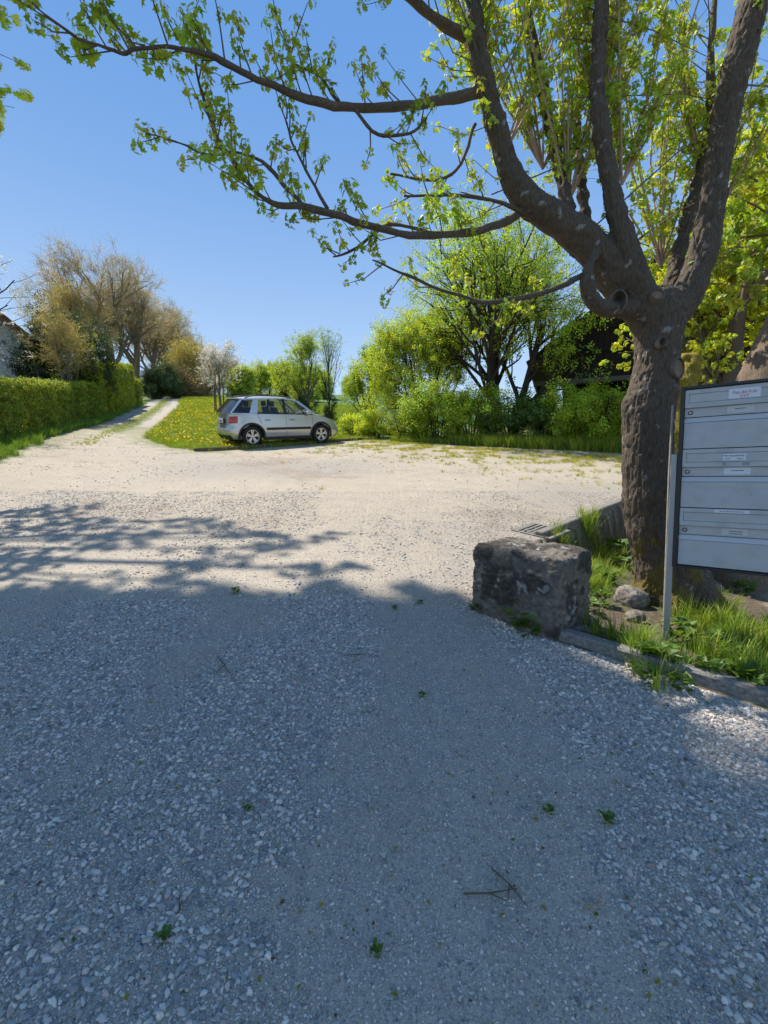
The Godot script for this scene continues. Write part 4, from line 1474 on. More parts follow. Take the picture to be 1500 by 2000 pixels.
# ---------------------------------------------------------------- letterboxes
func words(text: String, h: float, m: Material, parent: Node3D, at_: Vector3, called: String) -> void:
	var tm := TextMesh.new()
	var f := SystemFont.new()
	f.font_names = PackedStringArray(["Droid Sans"])
	tm.font = f
	tm.text = text
	tm.font_size = 32
	tm.pixel_size = h / 26.0
	tm.depth = 0.0006
	tm.curve_step = 2.0
	var o := MeshInstance3D.new()
	o.name = called
	o.mesh = tm
	o.material_override = m
	o.position = at_
	parent.add_child(o, true)
func build_letterboxes() -> void:
	var dl := 2.86
	var bl := P(1314, 1106, dl)
	var e := Vector3(0.78, 0, 0.626)
	var nrm := Vector3(-0.626, 0, 0.78)
	var g := gy(bl.x, dl)
	var tl := P(1327, 757, dl)
	var H := tl.y - bl.y
	var t := thing("letterbox_stand", "grey metal letterbox stack in a black frame on a square post beside the maple", "letterboxes", Vector3(bl.x, g, bl.z))
	t.basis = Basis(e, Vector3.UP, nrm)
	var y0 := bl.y - g
	var W := 0.60
	var mb := Mb.new()
	var fw := 0.022
	mb.bevel_box(Vector3(0, y0, -0.32), Vector3(fw, y0 + H, 0.014), 0.002)
	mb.bevel_box(Vector3(W - fw, y0, -0.32), Vector3(W, y0 + H, 0.014), 0.002)
	mb.bevel_box(Vector3(fw, y0, -0.32), Vector3(W - fw, y0 + 0.014, 0.013), 0.002)
	mb.bevel_box(Vector3(fw, y0 + H - 0.018, -0.32), Vector3(W - fw, y0 + H, 0.013), 0.002)
	mb.box(Vector3(fw, y0 + 0.015, -0.318), Vector3(W - fw, y0 + H - 0.019, -0.31))
	part("frame", mb, M.black_frame, t)
	var per := (H - 0.036) / 3.0
	var x0 := fw + 0.002
	var x1 := W - fw - 0.002
	for k in 3:
		var b := Node3D.new()
		b.name = "letterbox"
		t.add_child(b, true)
		b.position = Vector3(0, y0 + 0.016 + per * (2 - k), 0)
		var s := per / 113.0    # metres for each pixel of the photograph
		var top := per - 0.002
		mb = Mb.new()
		mb.box(Vector3(x0, 0, -0.3), Vector3(x1, per, -0.03))
		part("case", mb, M.black_frame, b)
		# parcel door, rail, lock strip, hooded front with its slot flap
		mb = Mb.new()
		mb.bevel_box(Vector3(x0, 0.003, -0.028), Vector3(x1, 50.0 * s, 0.0), 0.0015)
		part("parcel_door", mb, M.box_paint, b)
		mb = Mb.new()
		mb.hexa([Vector3(x0, 50.6 * s, 0.002), Vector3(x1, 50.6 * s, 0.002), Vector3(x1, 50.6 * s, -0.028), Vector3(x0, 50.6 * s, -0.028),
			Vector3(x0, 60.0 * s, -0.016), Vector3(x1, 60.0 * s, -0.016), Vector3(x1, 60.0 * s, -0.028), Vector3(x0, 60.0 * s, -0.028)])
		part("rail", mb, M.box_edge, b)
		mb = Mb.new()
		mb.bevel_box(Vector3(x0, 61.2 * s, -0.028), Vector3(x1, 78.0 * s, -0.009), 0.001)
		part("lock_strip", mb, M.box_paint, b)
		mb = Mb.new()
		var f0 := 88.0 * s
		var f1 := 104.0 * s
		var fl := x0 + 0.022
		var fr := x1 - 0.022
		var gp := 0.0014
		mb.bevel_box(Vector3(x0, 78.3 * s, -0.028), Vector3(x1, f0 - gp, 0.006), 0.0015)
		mb.bevel_box(Vector3(x0, f1 + gp, -0.028), Vector3(x1, top, 0.006), 0.0015)
		mb.bevel_box(Vector3(x0, f0 - gp, -0.028), Vector3(fl - gp, f1 + gp, 0.006), 0.0008)
		mb.bevel_box(Vector3(fr + gp, f0 - gp, -0.028), Vector3(x1, f1 + gp, 0.006), 0.0008)
		part("front_panel", mb, M.box_paint, b)
		mb = Mb.new()
		mb.bevel_box(Vector3(fl, f0, -0.02), Vector3(fr, f1, 0.0052), 0.0012)
		part("slot_flap", mb, M.box_paint, b)
		var lk := Vector3(x0 + 0.03, 69.5 * s, -0.009)
		mb = Mb.new()
		mb.lathe([Vector2(0.0125, 0.0), Vector2(0.0125, 0.003), Vector2(0.010, 0.0045), Vector2(0.0, 0.0046)], 20, Transform3D(Basis(Vector3(1, 0, 0), Vector3(0, 0, 1), Vector3(0, -1, 0)), lk))
		var lock := part("lock", mb, M.black_frame, b)
		mb = Mb.new()
		mb.lathe([Vector2(0.0075, 0.004), Vector2(0.007, 0.0062), Vector2(0.0, 0.0064)], 16, Transform3D(Basis(Vector3(1, 0, 0), Vector3(0, 0, 1), Vector3(0, -1, 0)), lk))
		mb.box(lk + Vector3(-0.001, -0.005, 0.0055), lk + Vector3(0.001, 0.005, 0.0068))
		part("keyhole", mb, M.lock_metal, lock)
		# name card with lines of small print
		var nx: float = [0.235, 0.235, 0.24][k]
		mb = Mb.new()
		mb.box(Vector3(nx, 64.0 * s, -0.0085), Vector3(nx + 0.125, 76.5 * s, -0.0078))
		var card := part("name_card", mb, M.paper if k == 1 else M.box_edge, b)
		mb = Mb.new()
		rng.seed = 300 + k
		for l in (2 if k == 2 else 1):
			var x := nx + 0.036
			while x < nx + 0.09:
				var w := rr(0.004, 0.012)
				var yy := (70.5 - l * 4.0) * s
				mb.box(Vector3(x, yy, -0.0077), Vector3(x + w, yy + 0.0045, -0.0072))
				x += w + 0.0025
		part("small_print", mb, M.ink, card)
	var u := t.get_child(1) as Node3D
	var s2 := per / 113.0
	# red notice on the topmost flap
	mb = Mb.new()
	mb.box(Vector3(0.238, 89.0 * s2, 0.0054), Vector3(0.385, 106.5 * s2, 0.0064))
	part("notice", mb, M.paper, u)
	words("Pas de Pub", 0.018, M.red_ink, u, Vector3(0.312, 99.5 * s2, 0.007), "notice_lettering")
	words("S.V.P", 0.016, M.red_ink, u, Vector3(0.312, 93.0 * s2, 0.007), "notice_lettering")
	mb = Mb.new()
	mb.box(Vector3(0.455, 82.5 * s2, 0.0062), Vector3(0.495, 87.5 * s2, 0.0066))
	part("worn_patch", mb, M.faded, u)
	u = t.get_child(2)
	mb = Mb.new()
	mb.box(Vector3(0.228, 90.0 * s2, 0.0054), Vector3(0.335, 102.0 * s2, 0.006))
	part("notice", mb, M.paper, u)
	words("Pas de publicité", 0.011, M.ink, u, Vector3(0.2805, 98.5 * s2, 0.0068), "notice_lettering")
	words("S.V.P", 0.009, M.ink, u, Vector3(0.25, 93.0 * s2, 0.0068), "notice_lettering")
	words("Merci", 0.009, M.ink, u, Vector3(0.31, 93.0 * s2, 0.0068), "notice_lettering")
	for q in [[0.226, 0.245], [0.32, 0.355], [0.44, 0.49]]:
		mb = Mb.new()
		mb.box(Vector3(q[0], 81.0 * s2, 0.0062), Vector3(q[1], 86.5 * s2, 0.0066))
		part("worn_patch", mb, M.faded, u)
	rng.seed = 9
	mb = Mb.new()
	for k in 46:
		var x := rr(0.24, 0.375)
		var y := (36.0 - 7.0 * (x - 0.24) / 0.14 + rr(-5, 6)) * s2
		mb.box(Vector3(x, y, 0.0001), Vector3(x + rr(0.002, 0.009), y + rr(0.001, 0.0025), 0.0006))
	part("sticker_residue", mb, M.faded, u)
	u = t.get_child(3)
	mb = Mb.new()
	mb.box(Vector3(0.20, 105.5 * s2, 0.0062), Vector3(0.365, 111.0 * s2, 0.0068))
	var nt := part("notice", mb, M.paper, u)
	mb = Mb.new()
	var xx := 0.225
	while xx < 0.33:
		var w := rr(0.005, 0.016)
		mb.box(Vector3(xx, 107.4 * s2, 0.0069), Vector3(xx + w, 109.2 * s2, 0.0072))
		xx += w + 0.003
	part("small_print", mb, M.faded, nt)
	# square post at the left, second one hidden at the right
	for q in [[-0.047, 0.93], [W + 0.004, 0.93]]:
		mb = Mb.new()
		var ytop: float = y0 + H * 0.635
		mb.bevel_box(Vector3(q[0] + 0.008, -0.35, -0.045), Vector3(q[0] + 0.043, ytop, -0.007), 0.003)
		part("post", mb, M.galvanised, t)
	mb = Mb.new()
	mb.box(Vector3(-0.005, y0 + 0.1, -0.045), Vector3(0.001, y0 + 0.13, -0.012))
	mb.box(Vector3(-0.005, y0 + 0.55, -0.045), Vector3(0.001, y0 + 0.58, -0.012))
	part("bracket", mb, M.dark_metal, t)

# ---------------------------------------------------------------- the maple
func smooth_line(p: Array, steps: int) -> Array:   # Catmull-Rom through [point, radius] pairs
	var out := [[], []]
	for k in p.size() - 1:
		var a: Vector3 = p[maxi(k - 1, 0)][0]
		var b: Vector3 = p[k][0]
		var c: Vector3 = p[k + 1][0]
		var d: Vector3 = p[mini(k + 2, p.size() - 1)][0]
		for s in steps:
			var t := float(s) / steps
			out[0].append(0.5 * (2.0 * b + (c - a) * t + (2.0 * a - 5.0 * b + 4.0 * c - d) * t * t + (3.0 * b - a - 3.0 * c + d) * t * t * t))
			out[1].append(lerpf(p[k][1], p[k + 1][1], t))
	out[0].append(p[p.size() - 1][0])
	out[1].append(p[p.size() - 1][1])
	return out
func limb(pix: Array, o: Vector3, steps := 5) -> Array:   # [px, py, distance, width in pixels]
	var l := []
	for q in pix: l.append([P(q[0], q[1], q[2]) - o, q[3] * 0.5 * q[2] / F])
	return smooth_line(l, steps)
func on_line(l: Array, t: float) -> Vector3:
	var f: float = t * (l[0].size() - 1)
	var i := mini(int(f), l[0].size() - 2)
	return (l[0][i] as Vector3).lerp(l[0][i + 1], f - i)
func put_spray(inst: Copies, o: Vector3, up: Vector3, s: float, tint := 1.0) -> void:
	var x := up.cross(rv().normalized()).normalized()
	var b := rr(0.9, 1.5) * tint
	var y := rr(0.8, 1.2)
	inst.add(o, Basis(x, up, x.cross(up)) * s, Color(b * y, b, b))
func twigs(mb: Mb, inst: Array, l: Array, n: int, t0: float, t1: float, len0: float, len1: float, lift: float, s0: float, s1: float, nodes := 3) -> void:
	for k in n:
		var t := lerpf(t0, t1, (k + rr(0.1, 0.9)) / n)
		var o := on_line(l, t)
		var ax := (on_line(l, minf(t + 0.05, 1.0)) - on_line(l, maxf(t - 0.05, 0.0))).normalized()
		var sd := ax.cross(rv().normalized()).normalized()
		var dir := (ax * rr(0.2, 0.9) + sd * rr(0.4, 1.0) + Vector3(0, lift, 0)).normalized()
		var ln := rr(len0, len1)
		var p1 := o + dir * ln * 0.5
		var p2 := p1 + (dir + Vector3(0, 0.35, 0) + rv(0.3)).normalized() * ln * 0.5
		mb.col = Color(0.13, 0.095, 0.065)
		mb.tube([o, p1, p2], [0.0055, 0.004, 0.0022], 4)
		for q in nodes:
			var f := float(q + 1) / nodes
			var w := (o.lerp(p1, f * 2.0) if f < 0.5 else p1.lerp(p2, f * 2.0 - 1.0))
			put_spray(inst[rng.randi() % inst.size()], w, (dir + rv(0.7) + Vector3(0, 0.25, 0)).normalized(), rr(s0, s1))
func knot(parent: Node3D, o: Vector3, px: float, py: float, d: float, wpx: float, hpx: float, face: Vector3, dark: bool) -> void:
	var c := P(px, py, d) - o
	var z := face.normalized()
	var x := Vector3.UP.cross(z).normalized()
	var y := z.cross(x)
	var w := wpx * 0.5 * d / F
	var h := hpx * 0.5 * d / F
	var mb := Mb.new()
	var xf := Transform3D(Basis(x * w, z * 0.028, -y * h), c)
	mb.col = Color(0.26, 0.2, 0.15)
	mb.lathe([Vector2(1.25, -1.6), Vector2(1.2, -0.1), Vector2(1.1, 0.6), Vector2(0.98, 0.75), Vector2(0.9, 0.6), Vector2(0.84, 0.3)], 22, xf)
	var rim := part("knot", mb, M.smooth_bark, parent)
	mb = Mb.new()
	mb.col = Color(0.24, 0.19, 0.15) if dark else Color(0.42, 0.29, 0.21)
	mb.lathe([Vector2(0.88, 0.3), Vector2(0.4, 0.22 if not dark else -1.0), Vector2(0.0, 0.2 if not dark else -1.6)], 22, xf)
	part("cut_face", mb, M.smooth_bark if dark else M.cut_wood, rim)
func build_maple() -> void:
	var o := G(1312, 1180)
	var t := thing("maple_tree", "old dark-barked pollard maple with fresh leaves standing behind the letterboxes", "tree", o)
	rng.seed = 500
	var d := -o.z
	var rings := [[1330, 1235, d, 190], [1322, 1195, d, 156], [1312, 1150, d, 132], [1292, 1080, d, 116], [1272, 1000, d, 108], [1266, 930, d, 99], [1264, 870, d, 94], [1266, 810, d, 96], [1276, 760, d, 88], [1283, 705, d, 80], [1285, 660, d, 82], [1290, 615, d, 86], [1290, 590, d, 66]]
	# limbs, each a part
	var limbs := [
		[[1283, 640, d, 78], [1245, 590, d, 82], [1205, 545, d - 0.02, 76], [1150, 480, d - 0.05, 72], [1090, 430, d - 0.1, 64], [1030, 392, d - 0.12, 58], [996, 335, d - 0.14, 48], [970, 250, d - 0.16, 44], [948, 160, d - 0.2, 40], [930, 60, d - 0.25, 36], [920, -60, d - 0.3, 33], [905, -240, d - 0.4, 26], [880, -480, d - 0.5, 15]],
		[[1280, 640, d, 50], [1250, 560, d - 0.1, 52], [1224, 480, d - 0.14, 47], [1200, 400, d - 0.14, 40], [1182, 300, d - 0.12, 38], [1168, 200, d - 0.1, 34], [1170, 100, d - 0.05, 32], [1175, 0, d, 30], [1185, -150, d + 0.1, 25], [1200, -380, d + 0.2, 14]],
		[[1108, 440, d, 34], [1106, 392, d + 0.1, 32], [1085, 290, d + 0.2, 28], [1062, 190, d + 0.3, 25], [1040, 80, d + 0.35, 23], [1025, -40, d + 0.4, 21], [1000, -250, d + 0.5, 14]],
		[[1150, 470, d + 0.1, 26], [1140, 400, d + 0.2, 24], [1132, 320, d + 0.3, 20], [1128, 230, d + 0.4, 16], [1140, 130, d + 0.5, 11], [1150, 20, d + 0.6, 7]],
		[[1300, 640, d, 62], [1335, 585, d, 66], [1365, 520, d, 58], [1385, 440, d, 54], [1400, 340, d + 0.02, 50], [1416, 240, d + 0.02, 52], [1440, 130, d, 58], [1462, 40, d, 56], [1480, -60, d, 50], [1500, -250, d, 36], [1530, -480, d, 18]],
		[[1296, 600, d + 0.15, 30], [1318, 530, d + 0.3, 32], [1340, 440, d + 0.45, 30], [1368, 340, d + 0.55, 26], [1385, 230, d + 0.65, 20], [1390, 90, d + 0.8, 14], [1400, -60, d + 0.9, 8]],
		[[1275, 615, d, 40], [1220, 604, d - 0.1, 36], [1180, 602, d - 0.2, 31], [1156, 585, d - 0.26, 27], [1146, 555, d - 0.28, 23], [1150, 520, d - 0.26, 20], [1165, 495, d - 0.15, 18]],
		[[1012, 418, d - 0.1, 16], [960, 442, d - 0.2, 16], [900, 458, d - 0.3, 15], [800, 460, d - 0.45, 14], [690, 432, d - 0.55, 13], [590, 405, d - 0.65, 12], [530, 398, d - 0.7, 10], [490, 365, d - 0.7, 8], [455, 318, d - 0.7, 7], [425, 265, d - 0.7, 6], [395, 185, d - 0.7, 5], [380, 110, d - 0.7, 3]],
		[[938, 178, d - 0.2, 20], [870, 195, d - 0.3, 18], [790, 207, d - 0.45, 16], [690, 213, d - 0.6, 14], [600, 192, d - 0.75, 13], [520, 160, d - 0.85, 12], [440, 122, d - 0.9, 10], [405, 105, d - 0.95, 9], [340, 90, d - 1.0, 7], [270, 90, d - 1.05, 7], [240, 103, d - 1.05, 6], [190, 90, d - 1.1, 5], [130, 60, d - 1.1, 4], [70, 10, d - 1.15, 3], [30, -60, d - 1.2, 2]],
		[[908, 68, d - 0.22, 22], [860, 45, d - 0.3, 20], [810, 5, d - 0.4, 17], [750, -60, d - 0.5, 13], [640, -160, d - 0.7, 8]],
		[[1140, 535, d - 0.26, 11], [1080, 565, d - 0.3, 11], [1010, 585, d - 0.35, 10], [940, 588, d - 0.4, 8], [880, 572, d - 0.4, 6], [800, 540, d - 0.45, 5], [730, 510, d - 0.5, 3]],
		[[590, 405, d - 0.65, 8], [555, 360, d - 0.62, 7], [520, 320, d - 0.6, 6], [470, 300, d - 0.6, 5], [400, 300, d - 0.6, 4], [340, 275, d - 0.6, 3], [285, 262, d - 0.6, 2]],
		[[850, 460, d - 0.4, 7], [760, 440, d - 0.3, 6], [700, 480, d - 0.3, 5], [650, 500, d - 0.3, 3]],
		[[690, 213, d - 0.6, 7], [740, 262, d - 0.6, 6], [800, 262, d - 0.65, 5], [835, 230, d - 0.6, 4]],
		[[660, 200, d - 0.6, 6], [620, 150, d - 0.6, 5], [575, 120, d - 0.6, 4], [555, 70, d - 0.6, 3]],
		[[640, 410, d - 0.6, 6], [600, 330, d - 0.6, 5], [570, 280, d - 0.6, 4], [560, 230, d - 0.6, 3]],
		[[930, 240, d - 0.2, 7], [900, 320, d - 0.3, 6], [850, 350, d - 0.3, 5], [760, 340, d - 0.3, 4]],
		[[1060, 430, d - 0.1, 8], [960, 390, d - 0.2, 7], [870, 380, d - 0.3, 6], [790, 385, d - 0.3, 4]]]
	var lines := []
	var mb: Mb
	for k in limbs.size(): lines.append(limb(limbs[k], o, 5))
	# trunk and heavy limbs grow out of one another: one continuous surface
	var bones := []
	var tr := limb(rings, o, 3)
	for i in tr[0].size() - 1: bones.append([tr[0][i], tr[0][i + 1], tr[1][i] * 0.86, tr[1][i + 1] * 0.86])
	bones.append([P(1250, 790, d) - o, P(1235, 792, d + 0.02) - o, 0.12, 0.08])
	for r in 7:   # root flare
		var an := r * 0.9 + 0.3
		var q := Vector3(cos(an), 0, sin(an))
		bones.append([Vector3(0.03, 0.24, 0) + q * 0.16, q * 0.42 + Vector3(0, -0.12, 0), 0.1, 0.07])
	for k in 7:
		var l: Array = lines[k]
		for i in range(0, l[0].size() - 1, 2):
			var j := mini(i + 2, l[0].size() - 1)
			if (l[0][i] as Vector3).y > 4.75: break
			bones.append([l[0][i], l[0][j], l[1][i] * 0.8, l[1][j] * 0.8])
	mb = bark_surface(bones)
	part("trunk", mb, M.bark, t)
	for k in limbs.size():
		mb = Mb.new()
		var l: Array = lines[k]
		var pts: Array = l[0]
		var rad: Array = l[1]
		if k < 7:   # what rises above the frame
			var i := 0
			while i < pts.size() and (pts[i] as Vector3).y < 4.5: i += 1
			if i > pts.size() - 3: continue
			pts = pts.slice(i)
			rad = rad.slice(i).map(func(x): return x * 0.8)
		mb.col = Color(0.2, 0.15, 0.1)
		mb.tube(pts, rad, 12 if k < 7 else 8, true)
		for i in mb.v.size():
			var p := mb.v[i]
			var kink := nz.get_noise_3d(p.x * 160.0, p.y * 160.0, p.z * 160.0)
			mb.v[i] = p + Vector3(kink, nz.get_noise_3d(p.x * 160.0 + 40.0, p.y * 160.0, p.z * 160.0), kink * 0.5) * 0.022
			var f := 1.0 + 0.35 * nz.get_noise_3d(p.x * 700.0, p.y * 700.0, p.z * 700.0)
			mb.c[i] = Color(0.16 * f, 0.118 * f, 0.08 * f)
		part("limb" if k < 7 else "branch", mb, M.smooth_bark, t)
	knot(t, o, 1208, 588, d - 0.2, 26, 36, Vector3(-0.35, -0.1, 1.0), true)
	knot(t, o, 1283, 577, d - 0.19, 22, 20, Vector3(-0.1, 0.25, 1.0), false)
	knot(t, o, 1293, 669, d - 0.185, 15, 17, Vector3(-0.1, 0.0, 1.0), true)
	knot(t, o, 1323, 720, d - 0.165, 26, 38, Vector3(0.35, 0.0, 1.0), false)
	# twigs, shoots and leaves
	mb = Mb.new()
	var A := Copies.new()
	var B := Copies.new()
	var I := [A, B]
	twigs(mb, I, lines[7], 34, 0.12, 1.0, 0.1, 0.36, 0.5, 0.35, 0.72, 2)
	twigs(mb, I, lines[8], 40, 0.1, 1.0, 0.1, 0.4, 0.45, 0.35, 0.72, 2)
	twigs(mb, I, lines[9], 8, 0.2, 1.0, 0.15, 0.4, 0.2, 0.3, 0.55, 2)
	twigs(mb, I, lines[10], 14, 0.1, 1.0, 0.15, 0.4, 0.0, 0.3, 0.55, 2)
	twigs(mb, I, lines[11], 11, 0.15, 1.0, 0.06, 0.2, 0.2, 0.3, 0.55, 2)
	for k in range(12, 18): twigs(mb, I, lines[k], 9, 0.2, 1.0, 0.1, 0.28, 0.1, 0.3, 0.55, 2)
	twigs(mb, I, lines[0], 16, 0.45, 0.8, 0.3, 0.7, 0.1, 0.3, 0.55, 3)
	for k in [0, 1, 2, 3, 4, 5, 9]: twigs(mb, I, lines[k], 14, 0.66, 1.0, 0.4, 1.0, 0.3, 0.4, 0.7, 4)
	# long upright shoots from the pollard heads
	var heads := [[1110, 395, d + 0.1, 16, 0.5], [1215, 360, d + 0.1, 14, 0.4], [1060, 330, d + 0.3, 14, 0.5], [1290, 520, d + 0.5, 14, 0.6], [1370, 330, d + 0.6, 12, 0.5], [985, 300, d + 0.1, 10, 0.5], [1400, 420, d + 0.5, 10, 0.6], [1180, 200, d + 0.2, 10, 0.5], [960, 200, d + 0.2, 8, 0.5]]
	for hd in heads:
		var c := P(hd[0], hd[1], hd[2]) - o
		for k in hd[3]:
			var dir := (Vector3(rr(-0.5, 0.6), 1.0, rr(-0.5, 0.5) * hd[4] - 0.05)).normalized()
			var ln := rr(0.9, 2.4)
			var p1 := c + rv(0.08) + dir * ln * 0.5
			var p2 := p1 + (dir + Vector3(0, 0.25, 0) + rv(0.12)).normalized() * ln * 0.5
			mb.col = Color(0.4, 0.27, 0.18)
			mb.tube([c, p1, p2], [0.0095, 0.007, 0.004], 4)
			for q in 12:
				var f := 0.15 + 0.85 * (q + rr(0, 0.8)) / 12.0
				var w := (c.lerp(p1, f * 2.0) if f < 0.5 else p1.lerp(p2, f * 2.0 - 1.0))
				if rng.randf() < 0.25:   # a leafy side twig
					var e := w + (rv(1.0) + Vector3(0, 0.4, 0)).normalized() * rr(0.12, 0.35)
					mb.tube([w, e], [0.003, 0.0015], 3)
					put_spray(I[q % 2], e, (e - w).normalized(), rr(0.3, 0.5))
				put_spray(I[q % 2], w, (dir * 0.5 + rv(0.9)).normalized(), rr(0.32, 0.62), 1.15)
	# crossing whips
	for w in [[900, 375, 1500, 560, 3], [1130, 470, 1500, 190, 4], [960, 380, 1240, 300, 3], [1200, 500, 1500, 330, 4], [1270, 600, 1500, 420, 4], [1130, 190, 1500, 215, 3], [1180, 30, 1380, 110, 3]]:
		var a := P(w[0], w[1], d - 0.1) - o
		var b := P(w[2], w[3], d + 0.2) - o
		var m := (a + b) * 0.5 + Vector3(0, 0.05, 0) + rv(0.08)
		mb.col = Color(0.15, 0.1, 0.07)
		mb.tube([a, m, b], [0.006, 0.005, 0.003], 4)
		for q in 8: put_spray(I[q % 2], a.lerp(b, rr(0.15, 1.0)) + rv(0.03), (Vector3(0, 0.6, 0) + rv(1.0)).normalized(), rr(0.4, 0.75))
	stuff(part("twigs", mb, M.twig, t))
	# the high crown, out over the yard and the letterboxes
	for k in 420:
		var e := rv().normalized() * pow(rng.randf(), 0.4)
		var p := Vector3(3.4 + e.x * 2.6, 8.0 + e.y * 2.0, -3.2 + e.z * 2.2)
		var s := proj(p)
		if s.y > -40.0 and s.y < 2000.0 and s.x > -60.0 and s.x < 1560.0: continue
		put_spray(I[k % 2], p - o, (Vector3(0, 0.5, 0) + rv(1.0)).normalized(), rr(0.8, 1.3))
	t.add_child(A.node("crown", M.spray_a))
	t.add_child(B.node("crown_001", M.spray_b))
const KK := 45.0
func bark_surface(bones: Array) -> Mb:   # bones [a, b, radius at a, radius at b], blended and meshed as surface nets
	var h := 0.0135
	var lo := Vector3(99, 99, 99)
	var hi := -lo
	for q in bones:
		for p in [q[0], q[1]]:
			lo = lo.min(p)
			hi = hi.max(p)
	lo -= Vector3.ONE * 0.36
	hi += Vector3.ONE * 0.36
	var nx := int((hi.x - lo.x) / h) + 10
	var ny := int((hi.y - lo.y) / h) + 10
	var nzz := int((hi.z - lo.z) / h) + 10
	var acc := PackedFloat32Array()
	acc.resize(nx * ny * nzz)
	var blocks := {}
	for bi in bones.size():
		var q: Array = bones[bi]
		var a: Vector3 = q[0]
		var ab: Vector3 = q[1] - a
		var ll := maxf(ab.length_squared(), 1e-6)
		var ra: float = maxf(q[2] - 0.014, 0.006)
		var rb: float = maxf(q[3] - 0.014, 0.006)
		var pad := Vector3.ONE * (maxf(ra, rb) + 0.075)
		var l0: Vector3 = (a.min(q[1]) - pad - lo) / h
		var h0: Vector3 = (a.max(q[1]) + pad - lo) / h
		for k in range(int(l0.z), int(h0.z) + 1):
			for j in range(int(l0.y), int(h0.y) + 1):
				var row := (k * ny + j) * nx
				for i in range(int(l0.x), int(h0.x) + 1):
					var ap := lo + Vector3(i, j, k) * h - a
					var t := clampf(ap.dot(ab) / ll, 0.0, 1.0)
					var dd := (ap - ab * t).length() - ra - (rb - ra) * t
					if dd < 0.075: acc[row + i] += exp(-KK * dd)
		for k in range(int(l0.z) >> 3, (int(h0.z) >> 3) + 1):
			for j in range(int(l0.y) >> 3, (int(h0.y) >> 3) + 1):
				for i in range(int(l0.x) >> 3, (int(h0.x) >> 3) + 1):
					var key := Vector3i(i, j, k)
					if not blocks.has(key): blocks[key] = []
					blocks[key].append(bi)
	var mb := Mb.new()
	var vid := {}
	var off := [0, 1, nx, nx + 1, nx * ny, nx * ny + 1, nx * ny + nx, nx * ny + nx + 1]
	var edges := [[0, 1], [2, 3], [4, 5], [6, 7], [0, 2], [1, 3], [4, 6], [5, 7], [0, 4], [1, 5], [2, 6], [3, 7]]
	var dirs := PackedVector3Array()
	for key in blocks:
		for c in 512:
			var i: int = key.x * 8 + (c & 7)
			var j: int = key.y * 8 + ((c >> 3) & 7)
			var k: int = key.z * 8 + (c >> 6)
			if i >= nx - 1 or j >= ny - 1 or k >= nzz - 1: continue
			var id := (k * ny + j) * nx + i
			var n := 0
			for e in 8:
				if acc[id + off[e]] > 1.0: n += 1
			if n == 0 or n == 8: continue
			var sum := Vector3.ZERO
			var cnt := 0
			for e in edges:
				var va := acc[id + off[e[0]]]
				var vb := acc[id + off[e[1]]]
				if (va > 1.0) == (vb > 1.0): continue
				var fa := -log(maxf(va, 0.01))
				var fb := -log(maxf(vb, 0.01))
				var t := fa / (fa - fb)
				var p0 := Vector3(e[0] & 1, (e[0] >> 1) & 1, e[0] >> 2)
				var p1 := Vector3(e[1] & 1, (e[1] >> 1) & 1, e[1] >> 2)
				sum += p0.lerp(p1, t)
				cnt += 1
			var p := lo + (Vector3(i, j, k) + sum / cnt) * h
			vid[id] = mb.vert(p, Vector3.ZERO)
			# direction of the nearest bone, along which the bark runs
			var best := 9.0
			var dir := Vector3.UP
			for bi in blocks[key]:
				var q: Array = bones[bi]
				var ab: Vector3 = q[1] - q[0]
				var t := clampf((p - q[0]).dot(ab) / maxf(ab.length_squared(), 1e-6), 0.0, 1.0)
				var dd: float = (p - q[0] - ab * t).length() - lerpf(q[2], q[3], t)
				if dd < best:
					best = dd
					dir = ab.normalized()
			dirs.append(dir)
	for id in vid:
		var inside := acc[id] > 1.0
		for ax in 3:
			var st: int = [1, nx, nx * ny][ax]
			if (acc[id + st] > 1.0) == inside: continue
			var s1: int = [nx, nx * ny, 1][ax]
			var s2: int = [nx * ny, 1, nx][ax]
			if not (vid.has(id - s1) and vid.has(id - s2) and vid.has(id - s1 - s2)): continue
			var q := [vid[id], vid[id - s1], vid[id - s1 - s2], vid[id - s2]]
			# clockwise seen from outside
			if inside:
				for x in [q[0], q[2], q[1], q[0], q[3], q[2]]: mb.ix.append(x)
			else:
				for x in [q[0], q[1], q[2], q[0], q[2], q[3]]: mb.ix.append(x)
	net_normals(mb)
	for k in mb.v.size():
		var p := mb.v[k]
		var dir := dirs[k]
		var w := p * 1000.0 - dir * p.dot(dir) * 890.0
		var rid := nz.get_noise_3d(w.x, w.y, w.z)
		var w2 := p * 1900.0 - dir * p.dot(dir) * 1650.0
		var fine := nz.get_noise_3d(w2.x, w2.y + 90.0, w2.z)
		var lump := nz.get_noise_3d(p.x * 170.0, p.y * 170.0, p.z * 170.0)
		mb.v[k] = p + mb.n[k] * (0.032 * (0.3 - absf(rid)) + 0.006 * fine + 0.012 * lump)
		var c := Color(0.135, 0.1, 0.07)
		# grey lichen spots, yellow moss on the roots
		c = c.lerp(Color(0.42, 0.39, 0.36), 0.8 * sm(0.47, 0.55, nz.get_noise_3d(p.x * 420.0, p.y * 420.0, p.z * 420.0 + 40.0)))
		c = c.lerp(Color(0.2, 0.15, 0.025), 0.85 * sm(0.05, 0.15, nz.get_noise_3d(p.x * 200.0, p.y * 200.0, p.z * 200.0) + 0.35 - p.y * 0.9))
		mb.c[k] = c
	net_normals(mb)
	return mb
